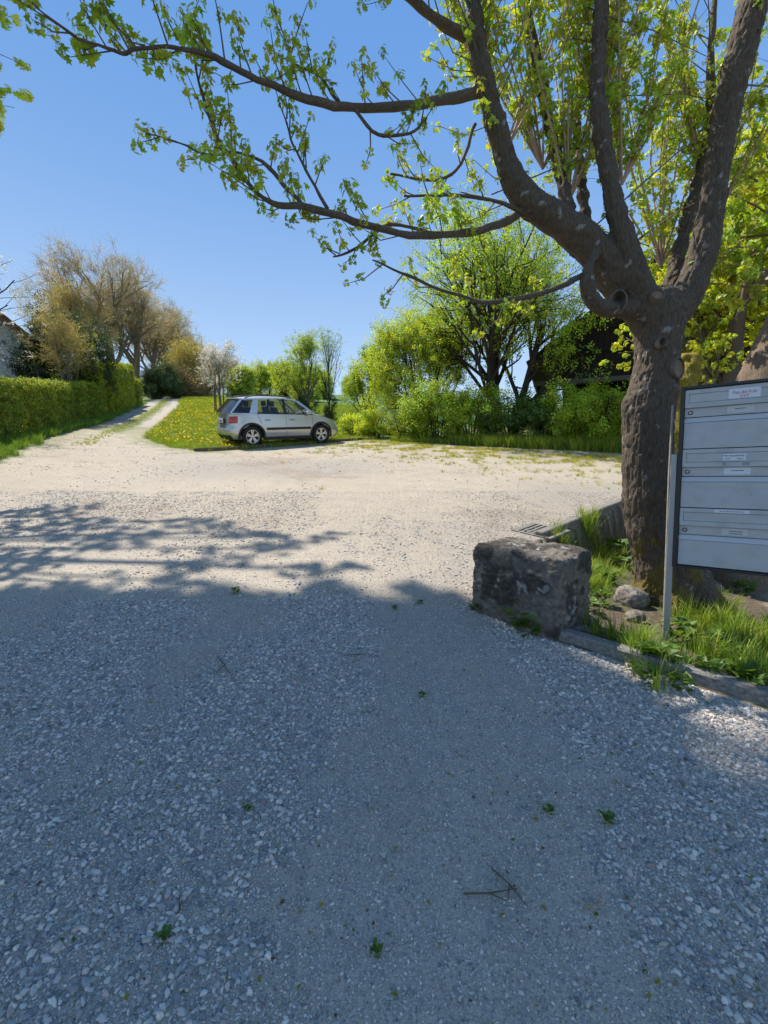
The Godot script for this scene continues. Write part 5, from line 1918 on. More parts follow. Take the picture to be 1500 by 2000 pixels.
func net_normals(mb: Mb) -> void:
	var acc := PackedVector3Array()
	acc.resize(mb.v.size())
	for q in range(0, mb.ix.size(), 3):
		var a := mb.v[mb.ix[q]]
		var nn := (mb.v[mb.ix[q + 2]] - a).cross(mb.v[mb.ix[q + 1]] - a)
		for j in 3: acc[mb.ix[q + j]] += nn
	for k in mb.v.size(): mb.n[k] = acc[k].normalized()
func refresh_normals(mb: Mb, start: int, rows: int, cols: int) -> void:
	for r in rows:
		for k in cols:
			var kk := k % (cols - 1)
			var a := mb.v[start + r * cols + (kk + 1) % (cols - 1)]
			var b := mb.v[start + r * cols + (kk + cols - 2) % (cols - 1)]
			var c := mb.v[start + mini(r + 1, rows - 1) * cols + kk]
			var e := mb.v[start + maxi(r - 1, 0) * cols + kk]
			mb.n[start + r * cols + k] = (a - b).cross(c - e).normalized()

# ---------------------------------------------------------------- tall tree left of the yard: stands outside the frame, its shade lies over the foreground
const SUN := Vector3(-0.4172, 0.8387, -0.3501)
var SHADE := PackedVector2Array([Vector2(-900, 990), Vector2(0, 1000), Vector2(120, 985), Vector2(190, 985), Vector2(170, 1010), Vector2(330, 1015), Vector2(400, 1010), Vector2(480, 1030), Vector2(560, 1045), Vector2(690, 1040), Vector2(600, 1062),
	Vector2(720, 1105), Vector2(660, 1130), Vector2(760, 1130), Vector2(850, 1150), Vector2(860, 1195), Vector2(960, 1205), Vector2(1020, 1255), Vector2(1110, 1300), Vector2(1250, 1400), Vector2(1500, 1500), Vector2(2400, 1700), Vector2(2400, 4000), Vector2(-2000, 4000)])
var GAPS := [[240, 1095, 60, 14], [110, 1120, 50, 9], [500, 1140, 50, 12], [600, 1180, 26, 9], [640, 1085, 50, 8], [350, 1055, 40, 7], [560, 1095, 40, 8], [270, 1300, 26, 12], [130, 1340, 26, 16], [740, 1185, 36, 12], [330, 1085, 40, 8], [1450, 1570, 50, 20], [840, 1290, 24, 12], [20, 1200, 26, 12], [60, 1060, 40, 8], [440, 1060, 40, 6], [720, 1150, 40, 8]]
func build_shade_tree() -> void:
	rng.seed = 900
	var base := at(-14.2, 9.6)
	var t := thing("tall_shade_tree", "tall broad tree standing beside the hedge and shading the yard", "tree", base)
	var inst := Copies.new()
	var ends_ := []
	var tries := 0
	var n := 0
	while n < 8200 and tries < 60000:
		tries += 1
		var gx := rr(-9.5, 4.6)
		var gd := rr(-3.0, 7.6)
		var g := at(gx, gd)
		var s := proj(g)
		var inside := Geometry2D.is_point_in_polygon(s, SHADE) if gd > 0.6 else true
		if not inside: continue
		var hole := false
		for q in GAPS:
			var e := Vector2((s.x - q[0]) / (q[2] * 1.7), (s.y - q[1]) / (q[3] * 1.7))
			if e.length_squared() < 1.0: hole = true
		if hole: continue
		var far := gd < 3.4
		var k := rr(19.0, 24.5)
		if not far:   # the leafy edge hangs as low as the view shows it can
			if rng.randf() < 0.42: continue
			k = 6.0
			while k < 16.0:
				var e := proj(g + SUN * k)
				if e.y < -70.0 or e.x < -70.0: break
				k += 0.35
			k += rr(0.2, 1.2)
		var p := g + SUN * k
		var f := proj(p)
		if f.y > -60.0 and f.x > -60.0 and f.x < 1560.0 and f.y < 2000.0: continue
		put_spray(inst, p - base, (Vector3(0, -0.1, 0) + rv(1.0)).normalized(), rr(1.5, 2.4) if far else rr(0.6, 1.1))
		if n % 24 == 0: ends_.append(p - base)
		n += 1
	var mb := Mb.new()
	mb.col = Color(0.15, 0.12, 0.09)
	mb.tube([Vector3(0, -0.3, 0), Vector3(0.1, 4.0, 0), Vector3(0.4, 9.0, 0.1), Vector3(0.7, 14.0, 0.1), Vector3(1.5, 19.0, 0.2)], [0.5, 0.42, 0.34, 0.26, 0.12], 14)
	for k in ends_.size():
		var e: Vector3 = ends_[k]
		var o := Vector3(0.4, 9.0, 0.1).lerp(Vector3(1.3, 18.0, 0.2), clampf((e.y - 12.0) / 10.0, 0.0, 1.0))
		mb.tube([o, o.lerp(e, 0.5) + Vector3(0, 0.5, 0), e], [0.07, 0.045, 0.015], 5)
	part("trunk", mb, M.smooth_bark, t)
	t.add_child(inst.node("crown", M.spray_c))
	# young maple left of the camera whose twigs hang into the frame
	base = at(-6.9, 4.4)
	t = thing("young_maple", "young maple whose bright yellow-green twigs hang in at the edge of the sky", "tree", base)
	inst = Copies.new()
	mb = Mb.new()
	mb.col = Color(0.15, 0.11, 0.07)
	mb.tube([Vector3(0, -0.2, 0), Vector3(0.1, 2.0, 0), Vector3(0.2, 4.0, 0), Vector3(0.3, 6.4, 0)], [0.09, 0.075, 0.06, 0.02], 10)
	for q in [[-60, 30, 4.4], [-50, 100, 4.6], [-70, 200, 4.3], [-40, -40, 4.5], [-60, 225, 4.5]]:
		var a := P(q[0] - 60, q[1] - 20, q[2]) - base
		mb.tube([Vector3(0.2, a.y - 0.7, 0), a + Vector3(-0.5, 0.1, 0), a], [0.02, 0.014, 0.008], 5)
		for k in 7:
			var b := P(rr(-50, 52), q[1] + rr(-30, 30), q[2] + rr(-0.15, 0.15)) - base
			mb.tube([a, (a + b) * 0.5 + Vector3(0, 0.05, 0), b], [0.006, 0.004, 0.002], 4)
			for j in 2: put_spray(inst, a.lerp(b, rr(0.7, 1.0)), (b - a + rv(0.3)).normalized(), rr(0.4, 0.65), 1.7)
	for k in 160:
		var p := Vector3(rr(-1.6, 0.8), rr(3.0, 6.8), rr(-1.4, 1.4))
		put_spray(inst, p, (Vector3(0, 0.5, 0) + rv(1.0)).normalized(), rr(0.5, 0.9))
	part("trunk", mb, M.smooth_bark, t)
	t.add_child(inst.node("crown", M.spray_c))

# ---------------------------------------------------------------- background planting
func build_background() -> void:
	var bare := twig_spray(61, Color(0.42, 0.37, 0.3), Color(0.5, 0.45, 0.27), 4, 0.6)
	var fuzz := twig_spray(63, Color(0.38, 0.32, 0.22), Color(0.52, 0.47, 0.2), 5, 0.6)
	var green := leaf_spray(64, 14, 0.075, 0.34, 0.3, Color(0.25, 0.36, 0.045))
	var lime := leaf_spray(65, 14, 0.07, 0.36, 0.3, Color(0.33, 0.41, 0.05))
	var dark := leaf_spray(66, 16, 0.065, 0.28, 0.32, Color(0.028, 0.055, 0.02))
	var hedge_l := leaf_spray(67, 16, 0.055, 0.22, 0.34, Color(0.2, 0.27, 0.035))
	var bloom := blossom_spray(68)
	hedge("clipped_hedge", "long low clipped green hedge beside the track", 6.0, 21.8, 1.55, 0.95, 71, [1.15, 1.1, 0.9], hedge_l)
	hedge("clipped_hedge", "tall bright clipped block in the hedge beside the track", 21.9, 29.4, 2.55, 1.1, 72, [1.45, 1.3, 0.9], hedge_l)
	hedge("clipped_hedge", "short low end piece of clipped hedge beyond the tall block", 29.5, 31.8, 1.7, 1.0, 73, [1.1, 1.0, 0.9], hedge_l)
	var c := {"levels": 3, "n": [8, 5, 4], "ang": 0.75, "shrink": 0.62, "wob": 0.16, "up": 0.06, "t0": 0.3, "bark": [0.32, 0.26, 0.19], "tint": [1, 1, 1], "per": 2, "spread": 0.35, "s0": 0.8, "s1": 1.3, "r": 0.32, "stem": 0.55}
	# tall trees along the track, still almost bare
	var row := [[212, 742, 44.0, 500, 0.85], [262, 745, 50.0, 545, 0.8], [300, 750, 57.0, 580, 0.8], [335, 755, 64.0, 620, 0.85], [366, 762, 72.0, 655, 0.9], [165, 740, 40.0, 560, 0.6]]
	for k in row.size():
		var q: Array = row[k]
		var foot := P(q[0], q[1], q[2])
		foot = at(foot.x, q[2])
		var hgt: float = P(q[0], q[3], q[2]).y - foot.y
		var cc := c.duplicate()
		cc.merge({"h": hgt, "seed": 610 + k, "w": hgt / 11.0 * q[4] * 1.45, "per": 2, "spread": 0.7, "s0": 0.9, "s1": 1.5}, true)
		if k in [3, 5]: cc.tint = [1.3, 1.25, 0.9]
		tree("bare_tree", ["tallest grey-brown bare tree rising behind the hedge", "bare brown tree with arching limbs beside the tallest one", "bare brown tree in the middle of the row by the track", "bare tree with yellowish buds further up the track", "last small bare tree of the row at the top of the track", "thin budding tree with ochre twigs in front of the tallest bare tree"][k], "tree", foot, cc, bare, "nearly bare trees along the track")
	# pale blossoming tree at the left, in the garden
	var cb := c.duplicate()
	cb.merge({"h": 8.4, "seed": 640, "w": 1.35, "n": [10, 6, 4], "r": 0.12, "per": 2, "spread": 0.25, "s0": 0.45, "s1": 0.75, "stem": 0.6, "ang": 0.85, "tint": [1.1, 1.1, 1.1], "lean": Vector3(0.12, 0, 0), "bark": [0.11, 0.09, 0.075]}, true)
	tree("blossom_tree", "wispy tree with pale half-open blossom leaning over the hedge by the house", "tree", at(-13.4, 13.4), cb, bloom)
	var pale := c.duplicate()
	pale.merge({"h": 5.4, "seed": 641, "w": 0.8, "n": [6, 4, 3], "r": 0.06, "stems": 2, "splay": 0.3, "per": 1, "spread": 0.15, "s0": 0.3, "s1": 0.5, "stem": 0.5, "tint": [1.0, 1.0, 0.8]}, true)
	tree("budding_shrub", "ochre budding shrub in front of the house gable", "shrub", at(-13.7, 20.6), pale, fuzz)
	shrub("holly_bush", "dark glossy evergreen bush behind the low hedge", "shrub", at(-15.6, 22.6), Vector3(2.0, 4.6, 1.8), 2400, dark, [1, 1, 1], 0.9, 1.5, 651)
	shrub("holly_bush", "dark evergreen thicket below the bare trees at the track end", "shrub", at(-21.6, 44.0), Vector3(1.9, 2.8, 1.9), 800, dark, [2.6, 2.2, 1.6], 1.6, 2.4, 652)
	for q in [[392, 745, 52.0, 3.0, 4.8, "yellow-green shrub leaning over the top of the track"], [362, 752, 58.0, 2.6, 3.2, "low ochre shrub at the bend of the track"], [345, 762, 47.0, 2.0, 2.4, "brown scrub bush where the track leaves the yard view"]]:
		var f := P(q[0], q[1], q[2])
		shrub("wayside_shrub", q[5], "shrub", at(f.x, q[2]), Vector3(q[3], q[4], q[3]), 900, fuzz, [1.1, 1.15, 0.9] if q[4] > 3.5 else [0.8, 0.75, 0.8], 1.0, 1.7, int(q[0]))
	# young cherry with its four stakes
	var ch := c.duplicate()
	ch.merge({"h": 4.6, "seed": 660, "w": 1.35, "n": [10, 6, 3], "r": 0.06, "per": 3, "spread": 0.16, "s0": 0.55, "s1": 0.9, "stem": 0.55, "t0": 0.25, "ang": 0.7, "up": 0.12}, true)
	var cp := at(-10.55, 29.5)
	tree("cherry_tree", "young white-blossoming cherry tree between stakes in the dandelion meadow", "tree", cp, ch, bloom)
	for k in 4:
		var e := Vector3([-0.4, 0.4, -0.25, 0.3][k], 0, [-0.3, -0.25, 0.35, 0.3][k])
		var mb := Mb.new()
		mb.tube([Vector3(0, -0.3, 0), Vector3(0.01, 0.7, 0), Vector3(0, 1.55 + 0.1 * k, 0)], [0.04, 0.038, 0.036], 8)
		var st := part("tree_stake", mb, M.stake_wood, self)
		st.position = at(cp.x + e.x, -(cp.z + e.z))
		tag(st, "thin brown wooden stake round the young cherry tree", "stake", "stakes round the cherry")
	# orchard row on the rise and beyond the car
	var gr := c.duplicate()
	gr.merge({"n": [8, 5, 4], "per": 4, "spread": 0.5, "s0": 1.4, "s1": 2.2, "r": 0.14, "stem": 0.42, "ang": 0.95, "t0": 0.2, "bark": [0.07, 0.055, 0.045]}, true)
	var orchard := [[500, 62.0, 715, 1.0, "rounded lime-green orchard tree furthest left on the rise"], [528, 66.0, 722, 0.9, "small round orchard tree behind the car roof"], [558, 58.0, 716, 1.0, "yellow-green orchard tree above the car bonnet"], [690, 70.0, 742, 0.8, "distant low orchard tree on the field's edge"], [470, 50.0, 728, 0.7, "lime bushy tree peeping out behind the cherry"], [592, 52.0, 728, 0.8, "lime orchard tree behind the upright young tree"], [625, 60.0, 738, 0.9, "low round orchard tree on the field edge behind the slim tree"]]
	for k in orchard.size():
		var q: Array = orchard[k]
		var f := P(q[0], 770, q[1])
		f = at(f.x, q[1])
		var g2 := gr.duplicate()
		g2.merge({"h": P(q[0], q[2], q[1]).y - f.y, "seed": 670 + k, "w": q[3] * 1.9, "per": 4, "spread": 0.8, "s0": 1.6, "s1": 2.6, "stem": 0.3, "t0": 0.1}, true)
		tree("orchard_tree", q[4], "tree", f, g2, lime, "orchard trees on the rise")
	var t1 := gr.duplicate()
	t1.merge({"h": 5.4, "seed": 681, "w": 1.05, "r": 0.07, "bark": [0.2, 0.16, 0.12], "tint": [1.3, 1.2, 1.0], "n": [11, 6, 4], "s0": 0.6, "s1": 1.0, "per": 2, "up": 0.04, "ang": 0.85, "t0": 0.2, "spread": 0.25}, true)
	tree("young_tree", "upright young tree with thin light green crown behind the car bonnet", "tree", at(-4.75, 28.5), t1, green)
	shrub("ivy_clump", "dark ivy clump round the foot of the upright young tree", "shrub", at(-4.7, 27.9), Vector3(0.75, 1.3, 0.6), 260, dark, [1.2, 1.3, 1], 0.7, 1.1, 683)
	var t2 := gr.duplicate()
	t2.merge({"h": 5.6, "seed": 684, "w": 0.72, "n": [10, 5, 3], "s0": 0.4, "s1": 0.65, "per": 1, "up": 0.06, "ang": 0.75, "t0": 0.25, "spread": 0.15, "r": 0.07}, true)
	tree("slim_tree", "slim sparse tree with hardly any leaves standing before the field", "tree", at(-3.1, 26.5), t2, green)
	shrub("ivy_clump", "small dark ivy clump round the slim sparse tree", "shrub", at(-3.1, 26.3), Vector3(0.4, 1.3, 0.4), 150, dark, [1.2, 1.3, 1], 0.6, 0.9, 685)
	var t3 := gr.duplicate()
	t3.merge({"h": 3.9, "seed": 686, "w": 1.0, "s0": 0.7, "s1": 1.1, "per": 3, "spread": 0.22, "r": 0.075, "lean": Vector3(0.12, 0, 0)}, true)
	tree("apple_tree", "small crooked apple tree with light leaves by the fence posts", "tree", at(-0.95, 21.5), t3, green)
	for q in [[678, 862, 806, "weathered fence post beside the car's nose"], [713, 855, 792, "taller fence post under the apple tree"]]:
		var g0 := G(q[0], q[1] - 12)
		var mb := Mb.new()
		var hgt: float = P(q[0], q[2], -g0.z).y - g0.y
		mb.tube([Vector3(0, -0.3, 0), Vector3(0.01, hgt * 0.5, 0), Vector3(0, hgt, 0)], [0.055, 0.052, 0.048], 10)
		var ps := part("fence_post", mb, M.stake_wood, self)
		ps.position = g0
		tag(ps, q[3], "post", "posts of the field fence")
	# shrubs along the back of the yard
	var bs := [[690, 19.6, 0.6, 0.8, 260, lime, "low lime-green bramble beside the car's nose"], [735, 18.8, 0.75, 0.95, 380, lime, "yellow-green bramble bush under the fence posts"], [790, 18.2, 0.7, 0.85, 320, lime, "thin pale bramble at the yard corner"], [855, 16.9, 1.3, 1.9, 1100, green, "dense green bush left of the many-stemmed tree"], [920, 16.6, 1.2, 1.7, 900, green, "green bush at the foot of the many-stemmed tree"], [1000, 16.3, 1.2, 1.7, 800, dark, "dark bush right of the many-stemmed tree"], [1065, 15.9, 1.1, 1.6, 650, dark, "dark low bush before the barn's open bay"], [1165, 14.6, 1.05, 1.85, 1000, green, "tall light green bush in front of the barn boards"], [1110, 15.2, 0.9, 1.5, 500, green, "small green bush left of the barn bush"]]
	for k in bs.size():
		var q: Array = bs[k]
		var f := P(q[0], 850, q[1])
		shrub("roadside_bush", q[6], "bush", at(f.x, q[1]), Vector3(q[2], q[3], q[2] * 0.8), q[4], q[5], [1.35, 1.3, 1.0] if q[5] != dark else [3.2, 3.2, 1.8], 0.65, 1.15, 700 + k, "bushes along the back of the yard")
	# willowy tree and the many-stemmed tree
	var wl := gr.duplicate()
	wl.merge({"h": 5.6, "seed": 720, "w": 0.9, "stems": 4, "splay": 0.3, "n": [7, 5, 4], "tint": [1.15, 1.15, 1.0], "s0": 0.75, "s1": 1.15, "per": 3, "spread": 0.3, "r": 0.08, "stem": 0.5}, true)
	tree("willow_tree", "light green willowy tree left of the many-stemmed tree", "tree", at(1.6, 18.6), wl, lime)
	var ms := gr.duplicate()
	ms.merge({"h": 8.6, "seed": 721, "w": 1.0, "stems": 3, "splay": 0.22, "n": [9, 6, 4], "s0": 0.75, "s1": 1.1, "per": 2, "spread": 0.45, "tint": [1.3, 1.25, 1.0], "r": 0.17, "stem": 0.55, "t0": 0.3, "bark": [0.06, 0.048, 0.038]}, true)
	tree("many_stemmed_tree", "many-stemmed tree with thick green crown at the back of the yard", "tree", at(4.0, 17.0), ms, green)
	var lt := gr.duplicate()
	lt.merge({"h": 6.0, "seed": 722, "w": 0.95, "tint": [1.3, 1.25, 1.0], "stems": 1, "lean": Vector3(0.4, 0, 0.1), "n": [7, 5, 3], "s0": 0.7, "s1": 1.1, "per": 3, "spread": 0.35, "r": 0.15, "stem": 0.55, "bark": [0.06, 0.048, 0.038]}, true)
	tree("leaning_tree", "dark tree trunk leaning right towards the barn", "tree", at(4.4, 16.6), lt, green)
	# dense trees behind the letterboxes
	var dn := gr.duplicate()
	dn.merge({"h": 7.2, "seed": 730, "w": 1.05, "n": [9, 6, 4], "s0": 0.55, "s1": 0.9, "per": 6, "spread": 0.4, "r": 0.2, "stem": 0.5, "t0": 0.25, "tint": [1.5, 1.4, 1.1], "bark": [0.2, 0.15, 0.1]}, true)
	tree("maple_tree", "dense bright green tree behind the old maple", "tree", at(7.2, 9.6), dn, M.spray_d)
	dn = dn.duplicate()
	dn.merge({"h": 7.8, "seed": 731, "w": 1.15}, true)
	tree("maple_tree", "dense green tree at the right beyond the mossy trunk", "tree", at(10.6, 11.2), dn, M.spray_d)
	# thick leaning trunk at the right edge and the mossy stub
	var o := at(4.15, 5.0)
	var t := thing("ridged_tree", "thick ridged tree trunk leaning out at the right above the letterboxes", "tree", o)
	var mb := Mb.new()
	mb.col = Color(0.24, 0.175, 0.12)
	var l := smooth_line([[Vector3(-0.3, -0.2, 0), 0.42], [P(1492, 800, 5.0) - o, 0.31], [P(1530, 680, 5.0) - o, 0.26], [P(1590, 560, 5.0) - o, 0.24], [P(1640, 420, 5.0) - o, 0.22], [P(1700, 200, 5.1) - o, 0.15]], 7)
	mb.tube(l[0], l[1], 48, true)
	for k in mb.v.size():
		var p := mb.v[k]
		var rid := nz.get_noise_3d(p.x * 380.0, p.y * 80.0, p.z * 380.0)
		mb.v[k] = p + mb.n[k] * 0.04 * absf(rid)
		mb.c[k] = Color(0.25, 0.18, 0.125)
	refresh_normals(mb, 0, l[0].size(), 49)
	part("trunk", mb, M.bark, t)
	rng.seed = 800
	var inst := Copies.new()
	mb = Mb.new()
	for k in 26:
		var a: Vector3 = l[0][rng.randi_range(18, l[0].size() - 1)]
		var b := a + (Vector3(rr(-1.0, 0.4), rr(0.1, 1.0), rr(-0.8, 0.8))).normalized() * rr(0.8, 2.2)
		mb.col = Color(0.18, 0.13, 0.09)
		mb.tube([a, (a + b) * 0.5 + Vector3(0, 0.1, 0), b], [0.02, 0.012, 0.005], 5)
		for q in 16: put_spray(inst, a.lerp(b, rr(0.3, 1.1)) + rv(0.22), (Vector3(0, 0.4, 0) + rv(1.0)).normalized(), rr(0.6, 1.0))
	stuff(part("branches", mb, M.twig, t))
	t.add_child(inst.node("crown", M.spray_d))
	o = at(3.25, 4.9)
	t = thing("mossy_stump", "yellow mossy pollard stump behind the old maple", "stump", o)
	mb = Mb.new()
	l = smooth_line([[Vector3(0.05, -0.25, 0), 0.3], [P(1318, 900, 4.9) - o, 0.17], [P(1325, 790, 4.9) - o, 0.165], [P(1332, 740, 4.9) - o, 0.15], [P(1340, 712, 4.9) - o, 0.11], [P(1342, 692, 4.9) - o, 0.05]], 7)
	mb.tube(l[0], l[1], 40, true)
	for k in mb.v.size():
		var p := mb.v[k]
		var rid := nz.get_noise_3d(p.x * 160.0, p.y * 120.0, p.z * 160.0)
		mb.v[k] = p + mb.n[k] * (0.11 * rid + 0.03 * nz.get_noise_3d(p.x * 420.0, p.y * 420.0, p.z * 420.0))
		var m := sm(0.9, 1.5, p.y + 1.3 * rid)
		mb.c[k] = Color(0.15, 0.11, 0.08).lerp(Color(0.36, 0.27, 0.03), m) * (1.0 + 0.4 * nz.get_noise_3d(p.x * 500.0, p.y * 500.0, p.z * 500.0))
	refresh_normals(mb, 0, l[0].size(), 41)
	part("trunk", mb, M.bark, t)

# ---------------------------------------------------------------- foreground things
func build_foreground() -> void:
	# stone block at the yard corner
	var a := G(912, 1190)
	var b := G(1098, 1262)
	var e := (b - a)
	e.y = 0
	var wid := e.length()
	e = e.normalized()
	var bk := Vector3(-e.z, 0, e.x)
	if bk.z > 0: bk = -bk
	var mb := Mb.new()
	var half := Vector3(wid * 0.465, 0.33, 0.25)
	rock(mb, half, 16.0, 0.028, 12.0, 64, func(p: Vector3) -> Color:
		var n := nz.get_noise_3d(p.x * 160.0, p.y * 160.0, p.z * 160.0)
		var m := nz.get_noise_3d(p.x * 420.0 + 30.0, p.y * 420.0, p.z * 420.0)
		var k := nz.get_noise_3d(p.x * 60.0, p.y * 60.0 + 11.0, p.z * 60.0)
		var c := Color(0.25, 0.215, 0.17).lerp(Color(0.095, 0.08, 0.064), sm(-0.05, 0.12, n + 0.7 * k + 0.3 * m))
		return c.lerp(Color(0.42, 0.4, 0.36), sm(0.42, 0.55, m + 0.3 * n)))
	var blk := part("stone_block", mb, M.stone, self)
	tag(blk, "weathered dark limestone block at the corner of the gravel yard", "stone")
	var c := (a + b) * 0.5 + bk * 0.25
	blk.position = Vector3(c.x, lerpf(a.y, b.y, 0.5) + 0.185, c.z)
	blk.basis = Basis(e, Vector3.UP, -bk) * Basis.from_euler(Vector3(0.03, 0, -0.045))
	# rounded boulder and small stones behind it
	for q in [[1232, 1180, 0.115, 0.1, 0.125, 21.0, "round pale boulder half in the shade of the stone block", 0.34], [1238, 1212, 0.07, 0.05, 0.06, 25.0, "small pale stone below the round boulder", 0.3], [1150, 1215, 0.08, 0.04, 0.05, 27.0, "flat grey stone beside the stone block", 0.26], [1135, 1235, 0.07, 0.035, 0.05, 29.0, "broken grey stone at the foot of the stone block", 0.24], [1395, 1150, 0.09, 0.05, 0.06, 33.0, "pale stone on the bare soil right of the maple", 0.35]]:
		mb = Mb.new()
		var v: float = q[7]
		rock(mb, Vector3(q[2], q[3], q[4]), 2.6, q[2] * 0.13, q[5], 14, func(p: Vector3) -> Color:
			var n := nz.get_noise_3d(p.x * 500.0, p.y * 500.0, p.z * 500.0)
			return Color(v, v * 0.88, v * 0.74) * (1.0 + 0.35 * n))
		var bo := part("boulder" if q[2] > 0.1 else "small_stone", mb, M.stone, self)
		var g := G(q[0], q[1])
		bo.position = g + Vector3(0, q[3] * 0.45, 0)
		bo.rotation = Vector3(0.2, q[5], 0.25)
		tag(bo, q[6], "stone")
	# kerbs: sloped street kerb in stones, low retaining wall, edging under the car
	var run := func(called: String, label: String, p0: Vector2, p1: Vector2, w: float, h: float, sunk: float, piece: float, m: Material, cat: String) -> void:
		var len_ := p0.distance_to(p1)
		var n := int(ceil(len_ / piece))
		var f := at(p0.x, p0.y)
		var t := thing(called, label, cat, f)
		var dir := (p1 - p0) / len_
		var sd := Vector3(dir.y, 0, dir.x)
		for k in n:
			var q0 := p0 + dir * (len_ * k / n + 0.004)
			var q1 := p0 + dir * (len_ * (k + 1) / n - 0.004)
			var mm := Mb.new()
			var A := at(q0.x, q0.y) - f
			var B := at(q1.x, q1.y) - f
			A.y = maxf(A.y, gy(q0.x - sd.x * (w + 0.2), q0.y + sd.z * (w + 0.2)) - f.y)
			B.y = maxf(B.y, gy(q1.x - sd.x * (w + 0.2), q1.y + sd.z * (w + 0.2)) - f.y)
			var ax := (B - A).normalized()
			var ln := A.distance_to(B)
			mm.bevel_box(Vector3(0, -sunk, -w), Vector3(ln, h + 0.006 * (k % 2), 0), 0.012)
			var zz := ax.cross(Vector3.UP).normalized()
			shared("kerb_stone", mm.mesh(m), m, t, A, Basis(ax, zz.cross(ax), zz))
	run.call("street_kerb", "low worn concrete kerb along the planted bed below the letterboxes", Vector2(1.07, 2.79), Vector2(3.6, 0.83), 0.1, 0.045, 0.2, 1.7, M.concrete, "kerb")
	run.call("retaining_kerb", "low mossy concrete wall holding the yard above the maple bed", Vector2(1.75, 4.88), Vector2(6.4, 9.32), 0.12, 0.03, 0.75, 1.0, M.concrete, "kerb")
	run.call("yard_kerb", "thin low timber edging between the gravel yard and the parked car", Vector2(-5.5, 13.2), Vector2(-0.55, 18.1), 0.12, 0.05, 0.15, 1.7, M.stake_wood, "kerb")
	# drain grate beside the retaining kerb
	var g0 := G(1056, 1037)
	var t := thing("drain_grate", "slotted iron drain grate in the gravel behind the stone block", "drain", g0)
	var gx := Vector3(0.72, 0.117, -0.69).normalized()   # the yard climbs 17 cm in each metre
	var gw := Vector3(0.69, -0.122, 0.72).normalized()
	t.basis = Basis(gw, gx.cross(gw) if gx.cross(gw).y > 0.0 else gw.cross(gx), -gx).orthonormalized()
	mb = Mb.new()
	mb.box(Vector3(-0.24, -0.02, -0.24), Vector3(0.24, 0.012, -0.2))
	mb.box(Vector3(-0.24, -0.02, 0.2), Vector3(0.24, 0.012, 0.24))
	mb.box(Vector3(-0.24, -0.02, -0.2), Vector3(-0.2, 0.012, 0.2))
	mb.box(Vector3(0.2, -0.02, -0.2), Vector3(0.24, 0.012, 0.2))
	part("frame", mb, M.concrete, t)
	for k in 7:
		mb = Mb.new()
		mb.bevel_box(Vector3(-0.198 + k * 0.06, -0.01, -0.2), Vector3(-0.164 + k * 0.06, 0.014, 0.2), 0.003)
		part("bar", mb, M.concrete, t)
	mb = Mb.new()
	mb.box(Vector3(-0.2, -0.012, -0.2), Vector3(0.2, 0.003, 0.2))
	part("sump", mb, M.black_frame, t)
	# added pale rod, standing in for a sunlit strip between trunk and letterboxes
	mb = Mb.new()
	var s0 := P(1304, 1100, 3.06)
	var sg := at(s0.x, 3.06)
	mb.col = Color.WHITE
	mb.tube([Vector3(0, -0.2, 0), P(1308, 930, 3.06) - sg, P(1315, 792, 3.06) - sg], [0.012, 0.011, 0.01], 8)
	var ps := part("sunlit_strip_rod", mb, M.sunlit_strip, self)
	ps.position = sg
	tag(ps, "thin pale rod added for a sunlit strip between the maple trunk and the letterboxes", "stake")
	# tree stump root at the back of the yard
	mb = Mb.new()
	rock(mb, Vector3(0.22, 0.2, 0.2), 2.2, 0.08, 55.0, 10, func(p: Vector3) -> Color: return Color(0.17, 0.11, 0.07) * (1.0 + 0.6 * nz.get_noise_3d(p.x * 400.0, p.y * 400.0, p.z * 400.0)))
	var rb := part("root_stump", mb, M.stone, self)
	rb.position = G(766, 850) + Vector3(0, 0.12, 0)
	tag(rb, "small brown root stump at the back corner of the gravel", "stump")
	# weeds: leafy rosettes
	var weed := Mb.new()
	rng.seed = 90
	for k in 26:
		var an := rr(0, TAU)
		var ax := Vector3(cos(an), rr(0.1, 1.1), sin(an)).normalized()
		var bb := rr(0.8, 1.3)
		weed.col = Color(0.11 * bb, 0.2 * bb, 0.03 * bb)
		var st := Vector3(cos(an + 1.0), 0, sin(an + 1.0)) * rr(0, 0.06) + Vector3(0, rr(0.0, 0.1), 0)
		plain_leaf(weed, st, ax, (Vector3.UP + rv(0.4)).normalized(), rr(0.05, 0.1), 0.36)
	var wm := weed.mesh(M.leaf)
	var spots := [[1000, 1212, 1.2], [1015, 1228, 1.35], [1035, 1240, 1.1], [985, 1200, 0.9], [930, 1195, 0.8], [1180, 1085, 1.9], [1205, 1078, 2.0], [1160, 1120, 1.2], [1215, 1110, 1.5], [1190, 1140, 1.4], [1245, 1130, 1.2], [1170, 1180, 1.3], [1150, 1195, 1.1], [1290, 1300, 1.3], [1265, 1290, 1.0], [1320, 1245, 1.4], [1350, 1265, 1.2], [1400, 1270, 1.3], [1440, 1330, 1.2], [1470, 1350, 1.0], [1430, 1290, 1.3], [1380, 1320, 1.0], [1260, 1330, 1.0], [1330, 1350, 0.9], [1425, 1130, 1.8], [1470, 1140, 2.0], [1490, 1125, 2.0], [1400, 1120, 1.6], [1450, 1160, 1.5], [1185, 1605, 0.55], [1070, 1588, 0.45], [825, 1362, 0.45], [460, 1158, 0.8], [770, 1190, 0.5], [820, 1180, 0.55], [485, 1585, 0.35], [735, 1860, 0.4], [320, 1835, 0.45]]
